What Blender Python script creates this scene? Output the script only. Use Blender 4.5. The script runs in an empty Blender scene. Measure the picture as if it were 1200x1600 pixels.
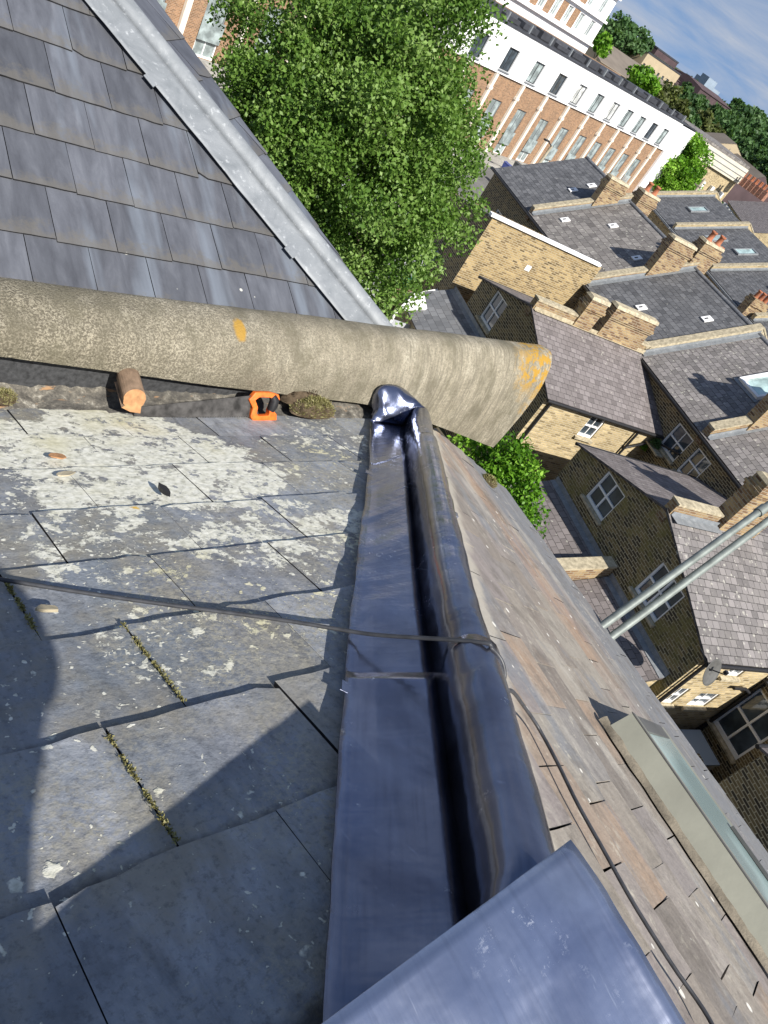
import bpy, bmesh, math, random
import numpy as np
from mathutils import Vector, Matrix, noise

# ------------------------------------------------------------------ camera, sky, sun, exposure
scene = bpy.context.scene
COL = scene.collection
RX = Vector((0.727558, -0.492605, 0.477493))     # camera right, up, back in world axes
RY = Vector((0.063811, 0.741581, 0.667822))      # (X along the party wall towards the street,
RZ = Vector((-0.683072, -0.45541, 0.570977))     #  Y along the terrace, Z up, origin at the lens)
GROUND = -13.0
cd = bpy.data.cameras.new("camera"); cam = bpy.data.objects.new("camera", cd); COL.objects.link(cam)
cam.matrix_world = Matrix(((RX.x, RY.x, RZ.x, 0), (RX.y, RY.y, RZ.y, 0), (RX.z, RY.z, RZ.z, 0), (0, 0, 0, 1)))
cd.sensor_fit = 'VERTICAL'; cd.sensor_height = 24.0; cd.lens = 18.0
cd.clip_start = 0.02; cd.clip_end = 9000.0
scene.camera = cam

SUN_EL = math.radians(43.2); LH = Vector((0.153, 0.988))
LDIR = Vector((LH.x * math.cos(SUN_EL), LH.y * math.cos(SUN_EL), -math.sin(SUN_EL)))
sd = bpy.data.lights.new("sun", 'SUN'); sd.energy = 4.8; sd.angle = math.radians(0.5); sd.color = (1.0, 0.95, 0.87)
sun = bpy.data.objects.new("sun", sd); COL.objects.link(sun)
sun.rotation_mode = 'QUATERNION'; sun.rotation_quaternion = LDIR.to_track_quat('-Z', 'Y')
sun.location = (0, -20, 30)

W = bpy.data.worlds.new("World"); scene.world = W; W.use_nodes = True
def build_world():
    nt = W.node_tree; N = nt.nodes; L = nt.links
    for n in list(N): N.remove(n)
    out = N.new('ShaderNodeOutputWorld'); bg = N.new('ShaderNodeBackground'); bg.inputs['Strength'].default_value = 0.092
    sky = N.new('ShaderNodeTexSky'); sky.sky_type = 'NISHITA'; sky.sun_disc = False
    sky.sun_elevation = SUN_EL; sky.sun_rotation = math.pi + math.atan2(LH.x, LH.y)
    sky.air_density = 1.0; sky.dust_density = 0.6; sky.ozone_density = 2.2
    tc = N.new('ShaderNodeTexCoord')
    mp = N.new('ShaderNodeMapping'); mp.inputs['Scale'].default_value = (3.0, 3.0, 22.0); mp.inputs['Rotation'].default_value = (0.06, -0.10, 0.5)
    L.new(tc.outputs['Generated'], mp.inputs['Vector'])
    lift = N.new('ShaderNodeVectorMath'); lift.operation = 'ADD'; lift.inputs[1].default_value = (0, 0, 0.36)
    nrm = N.new('ShaderNodeVectorMath'); nrm.operation = 'NORMALIZE'
    L.new(tc.outputs['Generated'], lift.inputs[0]); L.new(lift.outputs[0], nrm.inputs[0]); L.new(nrm.outputs[0], sky.inputs['Vector'])
    n1 = N.new('ShaderNodeTexNoise'); n1.inputs['Scale'].default_value = 1.6; n1.inputs['Detail'].default_value = 7; n1.inputs['Roughness'].default_value = 0.58; n1.inputs['Distortion'].default_value = 0.5
    L.new(mp.outputs[0], n1.inputs['Vector'])
    cr = N.new('ShaderNodeValToRGB'); cr.color_ramp.elements[0].position = 0.38; cr.color_ramp.elements[1].position = 0.66
    cr.color_ramp.elements[0].color = (0, 0, 0, 1); cr.color_ramp.elements[1].color = (0.9, 0.9, 0.9, 1)
    L.new(n1.outputs['Fac'], cr.inputs['Fac'])
    sz = N.new('ShaderNodeSeparateXYZ'); L.new(tc.outputs['Generated'], sz.inputs[0])
    fade = N.new('ShaderNodeMapRange'); fade.inputs['From Min'].default_value = 0.35; fade.inputs['From Max'].default_value = 0.75; fade.inputs['To Min'].default_value = 1.0; fade.inputs['To Max'].default_value = 0.12
    L.new(sz.outputs[2], fade.inputs['Value'])
    mu = N.new('ShaderNodeMath'); mu.operation = 'MULTIPLY'; L.new(cr.outputs['Color'], mu.inputs[0]); L.new(fade.outputs[0], mu.inputs[1])
    mx = N.new('ShaderNodeMix'); mx.data_type = 'RGBA'
    L.new(mu.outputs[0], mx.inputs['Factor']); L.new(sky.outputs['Color'], mx.inputs['A'])
    mx.inputs['B'].default_value = (3.2, 3.5, 4.1, 1)
    L.new(mx.outputs['Result'], bg.inputs['Color']); L.new(bg.outputs[0], out.inputs['Surface'])
build_world()
vs = scene.view_settings
vs.view_transform = 'Standard'; vs.look = 'None'; vs.gamma = 1.0; vs.exposure = 0.76; vs.use_curve_mapping = False
scene.cycles.max_bounces = 6; scene.cycles.transparent_max_bounces = 6
scene.cycles.use_denoising = True

# ------------------------------------------------------------------ helpers
rnd = random.Random(7)
def V(*a): return Vector(a)
def wray(px, py):                                 # direction through a photo pixel (1200 x 1600)
    return RX * ((px - 600) / 1200) + RY * ((800 - py) / 1200) - RZ
def on_plane(px, py, p0, n):
    r = wray(px, py); return r * (p0.dot(n) / r.dot(n))

class MB:
    """collects faces, with metre UVs and one random tone per piece, into one mesh"""
    def __init__(self): self.v = []; self.f = []; self.uv = []; self.t = []; self.m = []; self.sm = []
    def face(self, pts, uv=None, tone=0.5, mat=0, smooth=False):
        i = len(self.v); self.v += [tuple(p) for p in pts]; self.f.append(tuple(range(i, i + len(pts))))
        if uv is None:
            p0 = Vector(pts[0]); e = (Vector(pts[1]) - p0)
            u = e.normalized() if e.length > 1e-9 else V(1, 0, 0)
            n = V(0, 0, 0)
            for k in range(len(pts)): n += Vector(pts[k]).cross(Vector(pts[(k + 1) % len(pts)]))
            w = n.normalized().cross(u) if n.length > 1e-12 else V(0, 0, 1)
            uv = [((Vector(p) - p0).dot(u), (Vector(p) - p0).dot(w)) for p in pts]
        self.uv.append([tuple(q) for q in uv]); self.t.append(tone); self.m.append(mat); self.sm.append(smooth)
    def box(self, o, ax, ay, az, tone=0.5, mat=0):
        o, ax, ay, az = Vector(o), Vector(ax), Vector(ay), Vector(az)
        if ax.cross(ay).dot(az) < 0: ax, ay = ay, ax
        p = [o, o + ax, o + ax + ay, o + ay]; q = [a + az for a in p]
        self.face([p[3], p[2], p[1], p[0]], tone=tone, mat=mat); self.face(q, tone=tone, mat=mat)
        for k in range(4):
            a, b = p[k], p[(k + 1) % 4]; l = (b - a).length; h = az.length
            off = (Vector(a).dot((b - a).normalized())) if l > 0 else 0
            self.face([a, b, b + az, a + az], uv=[(off, a.z), (off + l, a.z), (off + l, a.z + h), (off, a.z + h)], tone=tone, mat=mat)
    def prism(self, poly, vec, tone=0.5, mat=0):
        P = [Vector(p) for p in poly]; vec = Vector(vec)
        n = V(0, 0, 0)
        for k in range(len(P)): n += P[k].cross(P[(k + 1) % len(P)])
        if n.dot(vec) < 0: P.reverse()
        Q = [p + vec for p in P]
        self.face(list(reversed(P)), tone=tone, mat=mat); self.face(Q, tone=tone, mat=mat)
        for k in range(len(P)):
            a, b = P[k], P[(k + 1) % len(P)]; self.face([a, b, b + vec, a + vec], tone=tone, mat=mat)
    def tube(self, path, r, n=10, cap=True, tone=0.5, mat=0, smooth=True):
        P = [Vector(p) for p in path]; rr = r if isinstance(r, (list, tuple)) else [r] * len(P)
        rings = []; prev = None
        for i, p in enumerate(P):
            d = (P[min(i + 1, len(P) - 1)] - P[max(i - 1, 0)]).normalized()
            if prev is None: a = d.orthogonal().normalized()
            else: a = (prev - d * prev.dot(d)).normalized()
            prev = a; b = d.cross(a)
            rings.append([p + (a * math.cos(2 * math.pi * k / n) + b * math.sin(2 * math.pi * k / n)) * rr[i] for k in range(n)])
        self.loft(rings, closed=True, tone=tone, mat=mat, smooth=smooth)
        if cap:
            self.face(list(reversed(rings[0])), tone=tone, mat=mat); self.face(rings[-1], tone=tone, mat=mat)
    def loft(self, rings, closed=False, tone=0.5, mat=0, smooth=True):
        base = len(self.v); n = len(rings[0])
        for rg in rings: self.v += [tuple(p) for p in rg]
        ul = [0.0]
        for k in range(1, len(rings)): ul.append(ul[-1] + (Vector(rings[k][0]) - Vector(rings[k - 1][0])).length)
        vl = [0.0]
        for k in range(1, n + 1): vl.append(vl[-1] + (Vector(rings[0][k % n]) - Vector(rings[0][k - 1])).length)
        for i in range(len(rings) - 1):
            for k in range(n if closed else n - 1):
                k2 = (k + 1) % n
                self.f.append((base + i * n + k, base + i * n + k2, base + (i + 1) * n + k2, base + (i + 1) * n + k))
                self.uv.append([(ul[i], vl[k]), (ul[i], vl[k + 1]), (ul[i + 1], vl[k + 1]), (ul[i + 1], vl[k])])
                self.t.append(tone); self.m.append(mat); self.sm.append(smooth)
    def lathe(self, c, prof, n=16, tone=0.5, mat=0, smooth=True):
        c = Vector(c)
        self.loft([[c + V(r * math.cos(2 * math.pi * k / n), r * math.sin(2 * math.pi * k / n), z) for k in range(n)] for r, z in prof], closed=True, tone=tone, mat=mat, smooth=smooth)
    def build(self, name, mats, root=None, parent=None, post=None):
        me = bpy.data.meshes.new(name)
        off = Vector(root.location) if root else V(0, 0, 0)
        me.from_pydata([tuple(Vector(p) - off) for p in self.v], [], self.f)
        uvl = me.uv_layers.new(name="UVMap")
        flat = [c for f in self.uv for q in f for c in q]
        uvl.data.foreach_set("uv", flat)
        at = me.attributes.new("tone", 'FLOAT', 'FACE'); at.data.foreach_set("value", self.t)
        me.polygons.foreach_set("material_index", self.m); me.polygons.foreach_set("use_smooth", self.sm)
        for m in (mats if isinstance(mats, (list, tuple)) else [mats]): me.materials.append(m)
        if post: post(me)
        me.update()
        o = bpy.data.objects.new(name, me); COL.objects.link(o)
        p = parent or root
        if p: o.parent = p
        return o

def weld(dist=1e-4, recalc=False):
    def f(me):
        bm = bmesh.new(); bm.from_mesh(me); bmesh.ops.remove_doubles(bm, verts=bm.verts, dist=dist)
        if recalc: bmesh.ops.recalc_face_normals(bm, faces=bm.faces)
        bm.to_mesh(me); bm.free()
    return f
def thing(name, label, cat, loc, group=None):
    o = bpy.data.objects.new(name, None); o.empty_display_size = 0.3; COL.objects.link(o)
    o.location = loc; o['label'] = label; o['category'] = cat
    if group: o['group'] = group
    return o
def tag(o, label=None, cat=None, group=None, kind=None):
    if label: o['label'] = label
    if cat: o['category'] = cat
    if group: o['group'] = group
    if kind: o['kind'] = kind
    return o

# ------------------------------------------------------------------ materials
class NT:
    def __init__(self, name):
        self.m = bpy.data.materials.new(name); self.m.use_nodes = True
        self.nt = self.m.node_tree; self.N = self.nt.nodes; self.L = self.nt.links
        self.b = self.N['Principled BSDF']; self.b.inputs['Specular IOR Level'].default_value = 0.3
    def n(self, t, **kw):
        x = self.N.new(t)
        for k, v in kw.items(): setattr(x, k, v)
        return x
    def lk(self, a, b): self.L.new(a, b)
    def setin(self, node, key, val):
        if hasattr(val, 'is_linked') or hasattr(val, 'links'): self.lk(val, node.inputs[key])
        else: node.inputs[key].default_value = val
    def geo(self): return self.n('ShaderNodeNewGeometry').outputs['Position']
    def uv(self): return self.n('ShaderNodeUVMap', uv_map="UVMap").outputs['UV']
    def attr(self, a='tone'): return self.n('ShaderNodeAttribute', attribute_name=a).outputs['Fac']
    def mapv(self, vec, scale=(1, 1, 1), rot=(0, 0, 0), loc=(0, 0, 0)):
        x = self.n('ShaderNodeMapping'); self.lk(vec, x.inputs['Vector'])
        x.inputs['Scale'].default_value = scale; x.inputs['Rotation'].default_value = rot; x.inputs['Location'].default_value = loc
        return x.outputs[0]
    def noise(self, vec, scale, detail=4, rough=0.55, dist=0.0):
        x = self.n('ShaderNodeTexNoise'); self.lk(vec, x.inputs['Vector'])
        x.inputs['Scale'].default_value = scale; x.inputs['Detail'].default_value = detail
        x.inputs['Roughness'].default_value = rough; x.inputs['Distortion'].default_value = dist
        return x.outputs['Fac']
    def vor(self, vec, scale, feat='F1', rand=1.0):
        x = self.n('ShaderNodeTexVoronoi', feature=feat); self.lk(vec, x.inputs['Vector'])
        x.inputs['Scale'].default_value = scale; x.inputs['Randomness'].default_value = rand
        return x
    def ramp(self, fac, stops):
        x = self.n('ShaderNodeValToRGB'); e = x.color_ramp.elements
        while len(e) < len(stops): e.new(0.5)
        for q, (p, c) in zip(e, stops): q.position = p; q.color = (c, c, c, 1) if isinstance(c, (int, float)) else (*c, 1)
        self.lk(fac, x.inputs['Fac']); return x.outputs['Color']
    def mix(self, fac, a, b, mode='MIX'):
        x = self.n('ShaderNodeMix', data_type='RGBA', blend_type=mode)
        for k, v in (('Factor', fac), ('A', a), ('B', b)):
            if hasattr(v, 'links'): self.lk(v, x.inputs[k])
            elif k == 'Factor': x.inputs[k].default_value = v
            else: x.inputs[k].default_value = (*v, 1)
        return x.outputs['Result']
    def math(self, op, a, b=0.0, c=None, clamp=False):
        x = self.n('ShaderNodeMath', operation=op, use_clamp=clamp)
        for i, v in enumerate((a, b) if c is None else (a, b, c)):
            if hasattr(v, 'links'): self.lk(v, x.inputs[i])
            else: x.inputs[i].default_value = v
        return x.outputs[0]
    def bump(self, h, strength=0.3, dist=0.01):
        x = self.n('ShaderNodeBump'); x.inputs['Strength'].default_value = strength; x.inputs['Distance'].default_value = dist
        self.lk(h, x.inputs['Height']); self.lk(x.outputs[0], self.b.inputs['Normal'])
    def done(self, color=None, rough=None, metal=None, spec=None):
        for k, v in (('Base Color', color), ('Roughness', rough), ('Metallic', metal), ('Specular IOR Level', spec)):
            if v is None: continue
            if hasattr(v, 'links'): self.lk(v, self.b.inputs[k])
            else: self.b.inputs[k].default_value = (*v, 1) if k == 'Base Color' else v
        return self.m

def plain(name, col, rough=0.6, metal=0.0, var=0.25, scale=6.0, bump=0.0, spec=0.3):
    t = NT(name); p = t.geo()
    n = t.noise(p, scale, 5)
    f = t.ramp(n, [(0.3, 1 - var), (0.7, 1 + var * 0.4)])
    c = t.mix(1.0, col, f, 'MULTIPLY')
    if bump: t.bump(t.noise(p, scale * 8, 4), bump, 0.005)
    return t.done(c, rough, metal, spec)

def mask_ellipse(t, pos, cx, cy, rx, ry, soft=0.5, nscale=3.0, namp=0.6):
    """soft noisy patch on a roof, used for where growth has a shape of its own"""
    s = t.n('ShaderNodeSeparateXYZ'); t.lk(pos, s.inputs[0])
    dx = t.math('MULTIPLY', t.math('SUBTRACT', s.outputs[0], cx), 1 / rx); dy = t.math('MULTIPLY', t.math('SUBTRACT', s.outputs[1], cy), 1 / ry)
    d = t.math('SQRT', t.math('ADD', t.math('MULTIPLY', dx, dx), t.math('MULTIPLY', dy, dy)))
    nz = t.math('MULTIPLY', t.math('SUBTRACT', t.noise(pos, nscale, 3), 0.5), namp * 2)
    return t.math('MULTIPLY', t.math('SUBTRACT', 1.0 + soft * 0.5, t.math('ADD', d, nz)), 1 / soft, clamp=True)

def mat_near_slate():
    t = NT("weathered_slate_lichen"); pos = t.geo(); tone = t.attr()
    uv = t.uv()
    streak = t.noise(t.mapv(uv, (14, 3.0, 1)), 2.2, 5, 0.6, 0.6)
    base = t.ramp(streak, [(0.25, (0.17, 0.181, 0.205)), (0.55, (0.255, 0.267, 0.292)), (0.8, (0.34, 0.35, 0.37))])
    riv = t.noise(t.mapv(pos, (5, 2.0, 2.0), (0, 0, 0.5)), 2.6, 6, 0.68, 0.8)
    base = t.mix(1.0, base, t.ramp(riv, [(0.32, 0.66), (0.5, 1.0), (0.68, 1.28)]), 'MULTIPLY')
    base = t.mix(1.0, base, t.ramp(tone, [(0, 0.76), (1, 1.22)]), 'MULTIPLY')
    base = t.mix(t.ramp(t.noise(pos, 2.1, 3), [(0.45, 0.0), (0.7, 0.5)]), base, (0.14, 0.175, 0.20))
    brown = t.math('MULTIPLY', t.ramp(t.noise(pos, 5.5, 6, 0.65), [(0.46, 0), (0.62, 0.75)]), t.ramp(t.noise(pos, 1.3, 2), [(0.35, 0.3), (0.6, 1)]))
    base = t.mix(brown, base, (0.255, 0.23, 0.175))
    crust = t.math('MULTIPLY', t.ramp(t.noise(pos, 75, 6, 0.75), [(0.46, 0), (0.58, 1)]), t.ramp(t.noise(pos, 3.4, 5, 0.65), [(0.44, 0), (0.60, 0.8)]))
    base = t.mix(crust, base, (0.34, 0.32, 0.255))
    base = t.mix(t.ramp(t.noise(pos, 95, 4, 0.7), [(0.32, 0.45), (0.48, 0)]), base, (0.065, 0.068, 0.075))
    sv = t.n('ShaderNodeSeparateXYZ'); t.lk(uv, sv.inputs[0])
    tail_shade = t.math('MULTIPLY', t.math('SUBTRACT', t.math('ADD', sv.outputs[1], t.math('MULTIPLY', t.math('SUBTRACT', t.noise(pos, 30, 5), 0.5), 0.05)), 0.238), 38, clamp=True)
    base = t.mix(t.math('MULTIPLY', tail_shade, 0.85), base, (0.035, 0.034, 0.032))  # dark line painted where each tail's shade falls on the slate below
    # lichen crust: patches low on the slope and a diagonal band
    m1 = mask_ellipse(t, pos, 0.98, 1.50, 0.54, 0.42, 0.45, 4.0, 0.6)
    m2 = mask_ellipse(t, pos, 1.16, 1.02, 0.46, 0.20, 0.7, 5.0, 0.7)
    m5 = mask_ellipse(t, pos, 0.72, 1.05, 0.28, 0.26, 0.8, 5.0, 0.8)
    m3 = mask_ellipse(t, pos, 1.82, 1.62, 0.36, 0.20, 0.9, 6.0, 0.9)
    m4 = mask_ellipse(t, pos, 0.80, 0.66, 0.34, 0.22, 0.9, 5.0, 0.8)
    mm = t.math('MAXIMUM', t.math('MAXIMUM', m1, t.math('MULTIPLY', m2, 0.85)), t.math('MAXIMUM', t.math('MULTIPLY', m3, 0.72), t.math('MAXIMUM', t.math('MULTIPLY', m4, 0.62), t.math('MULTIPLY', m5, 0.7))))
    fine = t.noise(pos, 46, 7, 0.7, 0.3); mid = t.noise(pos, 13, 5, 0.65)
    thr = t.math('SUBTRACT', 0.745, t.math('MULTIPLY', mm, 0.32))
    val = t.math('ADD', t.math('MULTIPLY', fine, 0.45), t.math('MULTIPLY', mid, 0.55))
    li = t.math('MULTIPLY', t.math('SUBTRACT', val, thr), 26, clamp=True)
    # separate round rosettes
    wp = t.n('ShaderNodeVectorMath', operation='ADD'); t.lk(pos, wp.inputs[0])
    nn = t.n('ShaderNodeTexNoise'); t.lk(pos, nn.inputs['Vector']); nn.inputs['Scale'].default_value = 55; nn.inputs['Detail'].default_value = 5
    sc = t.n('ShaderNodeVectorMath', operation='SCALE'); t.lk(nn.outputs['Color'], sc.inputs[0]); sc.inputs['Scale'].default_value = 0.036
    t.lk(sc.outputs[0], wp.inputs[1])
    dens = t.ramp(t.noise(pos, 1.9, 2), [(0.38, 0.0), (0.62, 1.0)])
    for s, r in ((24, 0.50), (48, 0.55), (100, 0.55)):
        v = t.vor(wp.outputs[0], s)
        sx = t.n('ShaderNodeSeparateColor'); t.lk(v.outputs['Color'], sx.inputs[0])
        rad = t.math('MULTIPLY', t.math('SUBTRACT', sx.outputs[0], t.math('SUBTRACT', 0.93, t.math('MULTIPLY', dens, 0.33))), r * 2.2, clamp=True)
        spot = t.math('MULTIPLY', t.math('SUBTRACT', rad, v.outputs['Distance']), 12, clamp=True)
        li = t.math('MAXIMUM', li, spot)
    lcol = t.ramp(t.noise(pos, 60, 4), [(0.3, (0.42, 0.415, 0.34)), (0.5, (0.62, 0.61, 0.52)), (0.75, (0.76, 0.75, 0.67))])
    lcol = t.mix(t.ramp(t.noise(pos, 3.2, 2), [(0.5, 0), (0.72, 0.6)]), lcol, (0.52, 0.47, 0.24))
    col = t.mix(li, base, lcol)
    # yellow-orange lichen dots
    yv = t.vor(wp.outputs[0], 7.5); ys = t.n('ShaderNodeSeparateColor'); t.lk(yv.outputs['Color'], ys.inputs[0])
    yr = t.math('MULTIPLY', t.math('SUBTRACT', ys.outputs[1], 0.86), 0.85, clamp=True)
    yy = t.math('MULTIPLY', t.math('SUBTRACT', yr, yv.outputs['Distance']), 16, clamp=True)
    col = t.mix(t.math('MULTIPLY', yy, t.ramp(t.noise(pos, 70, 3), [(0.4, 0.0), (0.5, 1)])), col, (0.62, 0.38, 0.06))
    # pale washed band where the old hip flashing lay, following the lead edge
    s2 = t.n('ShaderNodeSeparateXYZ'); t.lk(pos, s2.inputs[0])
    dd = t.math('ADD', t.math('SUBTRACT', s2.outputs[1], s2.outputs[0]), t.math('MULTIPLY', t.math('SUBTRACT', t.noise(pos, 7, 4), 0.5), 0.10))
    band = t.ramp(dd, [(0.0, 0), (1, 0)])
    bw = t.n('ShaderNodeMapRange'); t.lk(dd, bw.inputs['Value']); bw.inputs['From Min'].default_value = -0.545; bw.inputs['From Max'].default_value = -0.50
    bands = t.math('MULTIPLY', t.math('SUBTRACT', 1.0, bw.outputs[0]), t.ramp(t.noise(pos, 18, 5), [(0.3, 0.55), (0.6, 0.95)]))
    col = t.mix(bands, col, (0.42, 0.40, 0.345))
    t.bump(t.math('ADD', t.math('MULTIPLY', streak, 0.5), t.math('ADD', t.math('MULTIPLY', li, 0.25), t.math('MULTIPLY', t.noise(pos, 34, 7, 0.65), 0.9))), 0.75, 0.006)
    return t.done(col, t.math('ADD', t.math('MULTIPLY', li, 0.25), 0.58), 0.0, 0.35)

def mat_right_slate():
    t = NT("rusty_brown_slate"); pos = t.geo(); tone = t.attr(); uv = t.uv()
    st = t.noise(t.mapv(uv, (3, 16, 1)), 1.6, 5, 0.6, 0.5)
    base = t.ramp(tone, [(0.0, (0.145, 0.128, 0.118)), (0.2, (0.225, 0.195, 0.17)), (0.42, (0.31, 0.288, 0.25)), (0.6, (0.235, 0.205, 0.208)), (0.8, (0.175, 0.178, 0.185)), (1.0, (0.30, 0.225, 0.17))])
    base = t.mix(0.36, base, t.ramp(st, [(0.25, (0.17, 0.158, 0.145)), (0.5, (0.27, 0.25, 0.222)), (0.75, (0.38, 0.36, 0.325))]))
    rust = t.math('MULTIPLY', t.ramp(t.noise(t.mapv(pos, (3.2, 1.0, 1)), 1.7, 5, 0.6), [(0.56, 0), (0.70, 0.45)]), t.ramp(tone, [(0.5, 0.15), (0.9, 1)]))
    base = t.mix(rust, base, (0.36, 0.225, 0.13))
    blue = t.ramp(t.noise(t.mapv(pos, (2.2, 0.8, 1)), 1.9, 4, 0.6), [(0.58, 0), (0.66, 0.75)])
    base = t.mix(blue, base, (0.185, 0.20, 0.225))
    su = t.n('ShaderNodeSeparateXYZ'); t.lk(pos, su.inputs[0]); uu = t.math('SUBTRACT', su.outputs[0], t.math('MULTIPLY', su.outputs[1], 0.063))
    jit = t.math('MULTIPLY', t.math('SUBTRACT', t.noise(t.mapv(pos, (5, 1.2, 1)), 1.5, 3), 0.5), 0.9)
    eav = t.math('MULTIPLY', t.math('SUBTRACT', t.math('ADD', uu, jit), 3.12), 5, clamp=True)
    base = t.mix(t.math('MULTIPLY', eav, 0.85), base, (0.17, 0.182, 0.20))
    rb = t.math('SUBTRACT', 1.0, t.math('MULTIPLY', t.math('ABSOLUTE', t.math('SUBTRACT', t.math('ADD', uu, jit), 2.86)), 5.5), clamp=True)
    yb = t.math('MULTIPLY', t.math('SUBTRACT', su.outputs[1], 0.35), 2.5, clamp=True)
    base = t.mix(t.math('MULTIPLY', t.math('MULTIPLY', rb, yb), 0.5), base, (0.36, 0.225, 0.135))
    lic = t.ramp(t.noise(pos, 26, 6, 0.7), [(0.55, 0), (0.68, 0.8)])
    base = t.mix(t.math('MULTIPLY', lic, t.ramp(t.noise(pos, 2.5, 2), [(0.45, 0), (0.65, 1)])), base, (0.48, 0.46, 0.39))
    base = t.mix(t.ramp(t.noise(pos, 9, 6, 0.7), [(0.50, 0), (0.66, 0.6)]), base, (0.125, 0.112, 0.098))
    base = t.mix(t.ramp(t.noise(t.mapv(pos, (1.4, 0.6, 1)), 3.1, 6, 0.65), [(0.56, 0), (0.70, 0.6)]), base, (0.43, 0.41, 0.37))
    hd_ = t.math('SUBTRACT', t.math('SUBTRACT', su.outputs[0], 0.81), t.math('MULTIPLY', su.outputs[1], 0.94))
    edge = t.math('MULTIPLY', t.math('SUBTRACT', t.math('ADD', 0.30, t.math('MULTIPLY', t.math('SUBTRACT', t.noise(pos, 9, 4), 0.5), 0.16)), hd_), 20, clamp=True)
    base = t.mix(t.math('MULTIPLY', edge, 0.75), base, (0.43, 0.405, 0.35))
    v = t.vor(pos, 26); sx = t.n('ShaderNodeSeparateColor'); t.lk(v.outputs['Color'], sx.inputs[0])
    base = t.mix(1.0, base, (0.92, 0.895, 0.86), 'MULTIPLY')
    spot = t.math('MULTIPLY', t.math('SUBTRACT', t.math('MULTIPLY', t.math('SUBTRACT', sx.outputs[0], 0.90), 3.0, clamp=True), v.outputs['Distance']), 14, clamp=True)
    base = t.mix(spot, base, (0.62, 0.60, 0.54))
    t.bump(t.math('ADD', st, t.noise(pos, 50, 6)), 0.55, 0.005)
    return t.done(base, 0.68, 0.0, 0.3)

def mat_far_slate():
    t = NT("blue_grey_slate_stained"); pos = t.geo(); tone = t.attr(); uv = t.uv()
    n = t.noise(t.mapv(uv, (9, 2.2, 1)), 2.2, 5, 0.6, 0.4)
    base = t.ramp(n, [(0.25, (0.052, 0.055, 0.065)), (0.55, (0.086, 0.091, 0.106)), (0.8, (0.125, 0.132, 0.150))])
    base = t.mix(1.0, base, t.ramp(tone, [(0, 0.78), (1, 1.2)]), 'MULTIPLY')
    wash = t.ramp(t.noise(t.mapv(pos, (6.5, 0.9, 0.9)), 1.3, 3, 0.5), [(0.56, 0), (0.70, 0.75)])
    base = t.mix(wash, base, (0.150, 0.172, 0.205))
    # brown silt gathered along each slate's lower edge (uv v = 0 at the tail)
    s = t.n('ShaderNodeSeparateXYZ'); t.lk(uv, s.inputs[0])
    low = t.math('SUBTRACT', 1.0, t.math('MULTIPLY', s.outputs[1], 9.0), clamp=True)
    silt = t.math('MULTIPLY', t.math('SUBTRACT', t.math('ADD', t.math('MULTIPLY', low, 0.36), t.noise(pos, 15, 7, 0.78)), 0.66), 6, clamp=True)
    base = t.mix(t.math('MULTIPLY', silt, 0.55), base, (0.115, 0.105, 0.086))
    v = t.vor(pos, 34); sx = t.n('ShaderNodeSeparateColor'); t.lk(v.outputs['Color'], sx.inputs[0])
    s3 = t.n('ShaderNodeSeparateXYZ'); t.lk(pos, s3.inputs[0])
    near = t.ramp(t.math('SUBTRACT', s3.outputs[1], 2.2), [(0.05, 1), (0.45, 0)])
    spot = t.math('MULTIPLY', t.math('SUBTRACT', t.math('MULTIPLY', t.math('SUBTRACT', sx.outputs[0], 0.93), 4.0, clamp=True), v.outputs['Distance']), 14, clamp=True)
    base = t.mix(t.math('MULTIPLY', spot, near), base, (0.62, 0.62, 0.55))
    t.bump(t.math('ADD', n, t.math('MULTIPLY', t.noise(pos, 70, 5), 0.7)), 0.35, 0.003)
    return t.done(base, 0.5, 0.0, 0.4)

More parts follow.
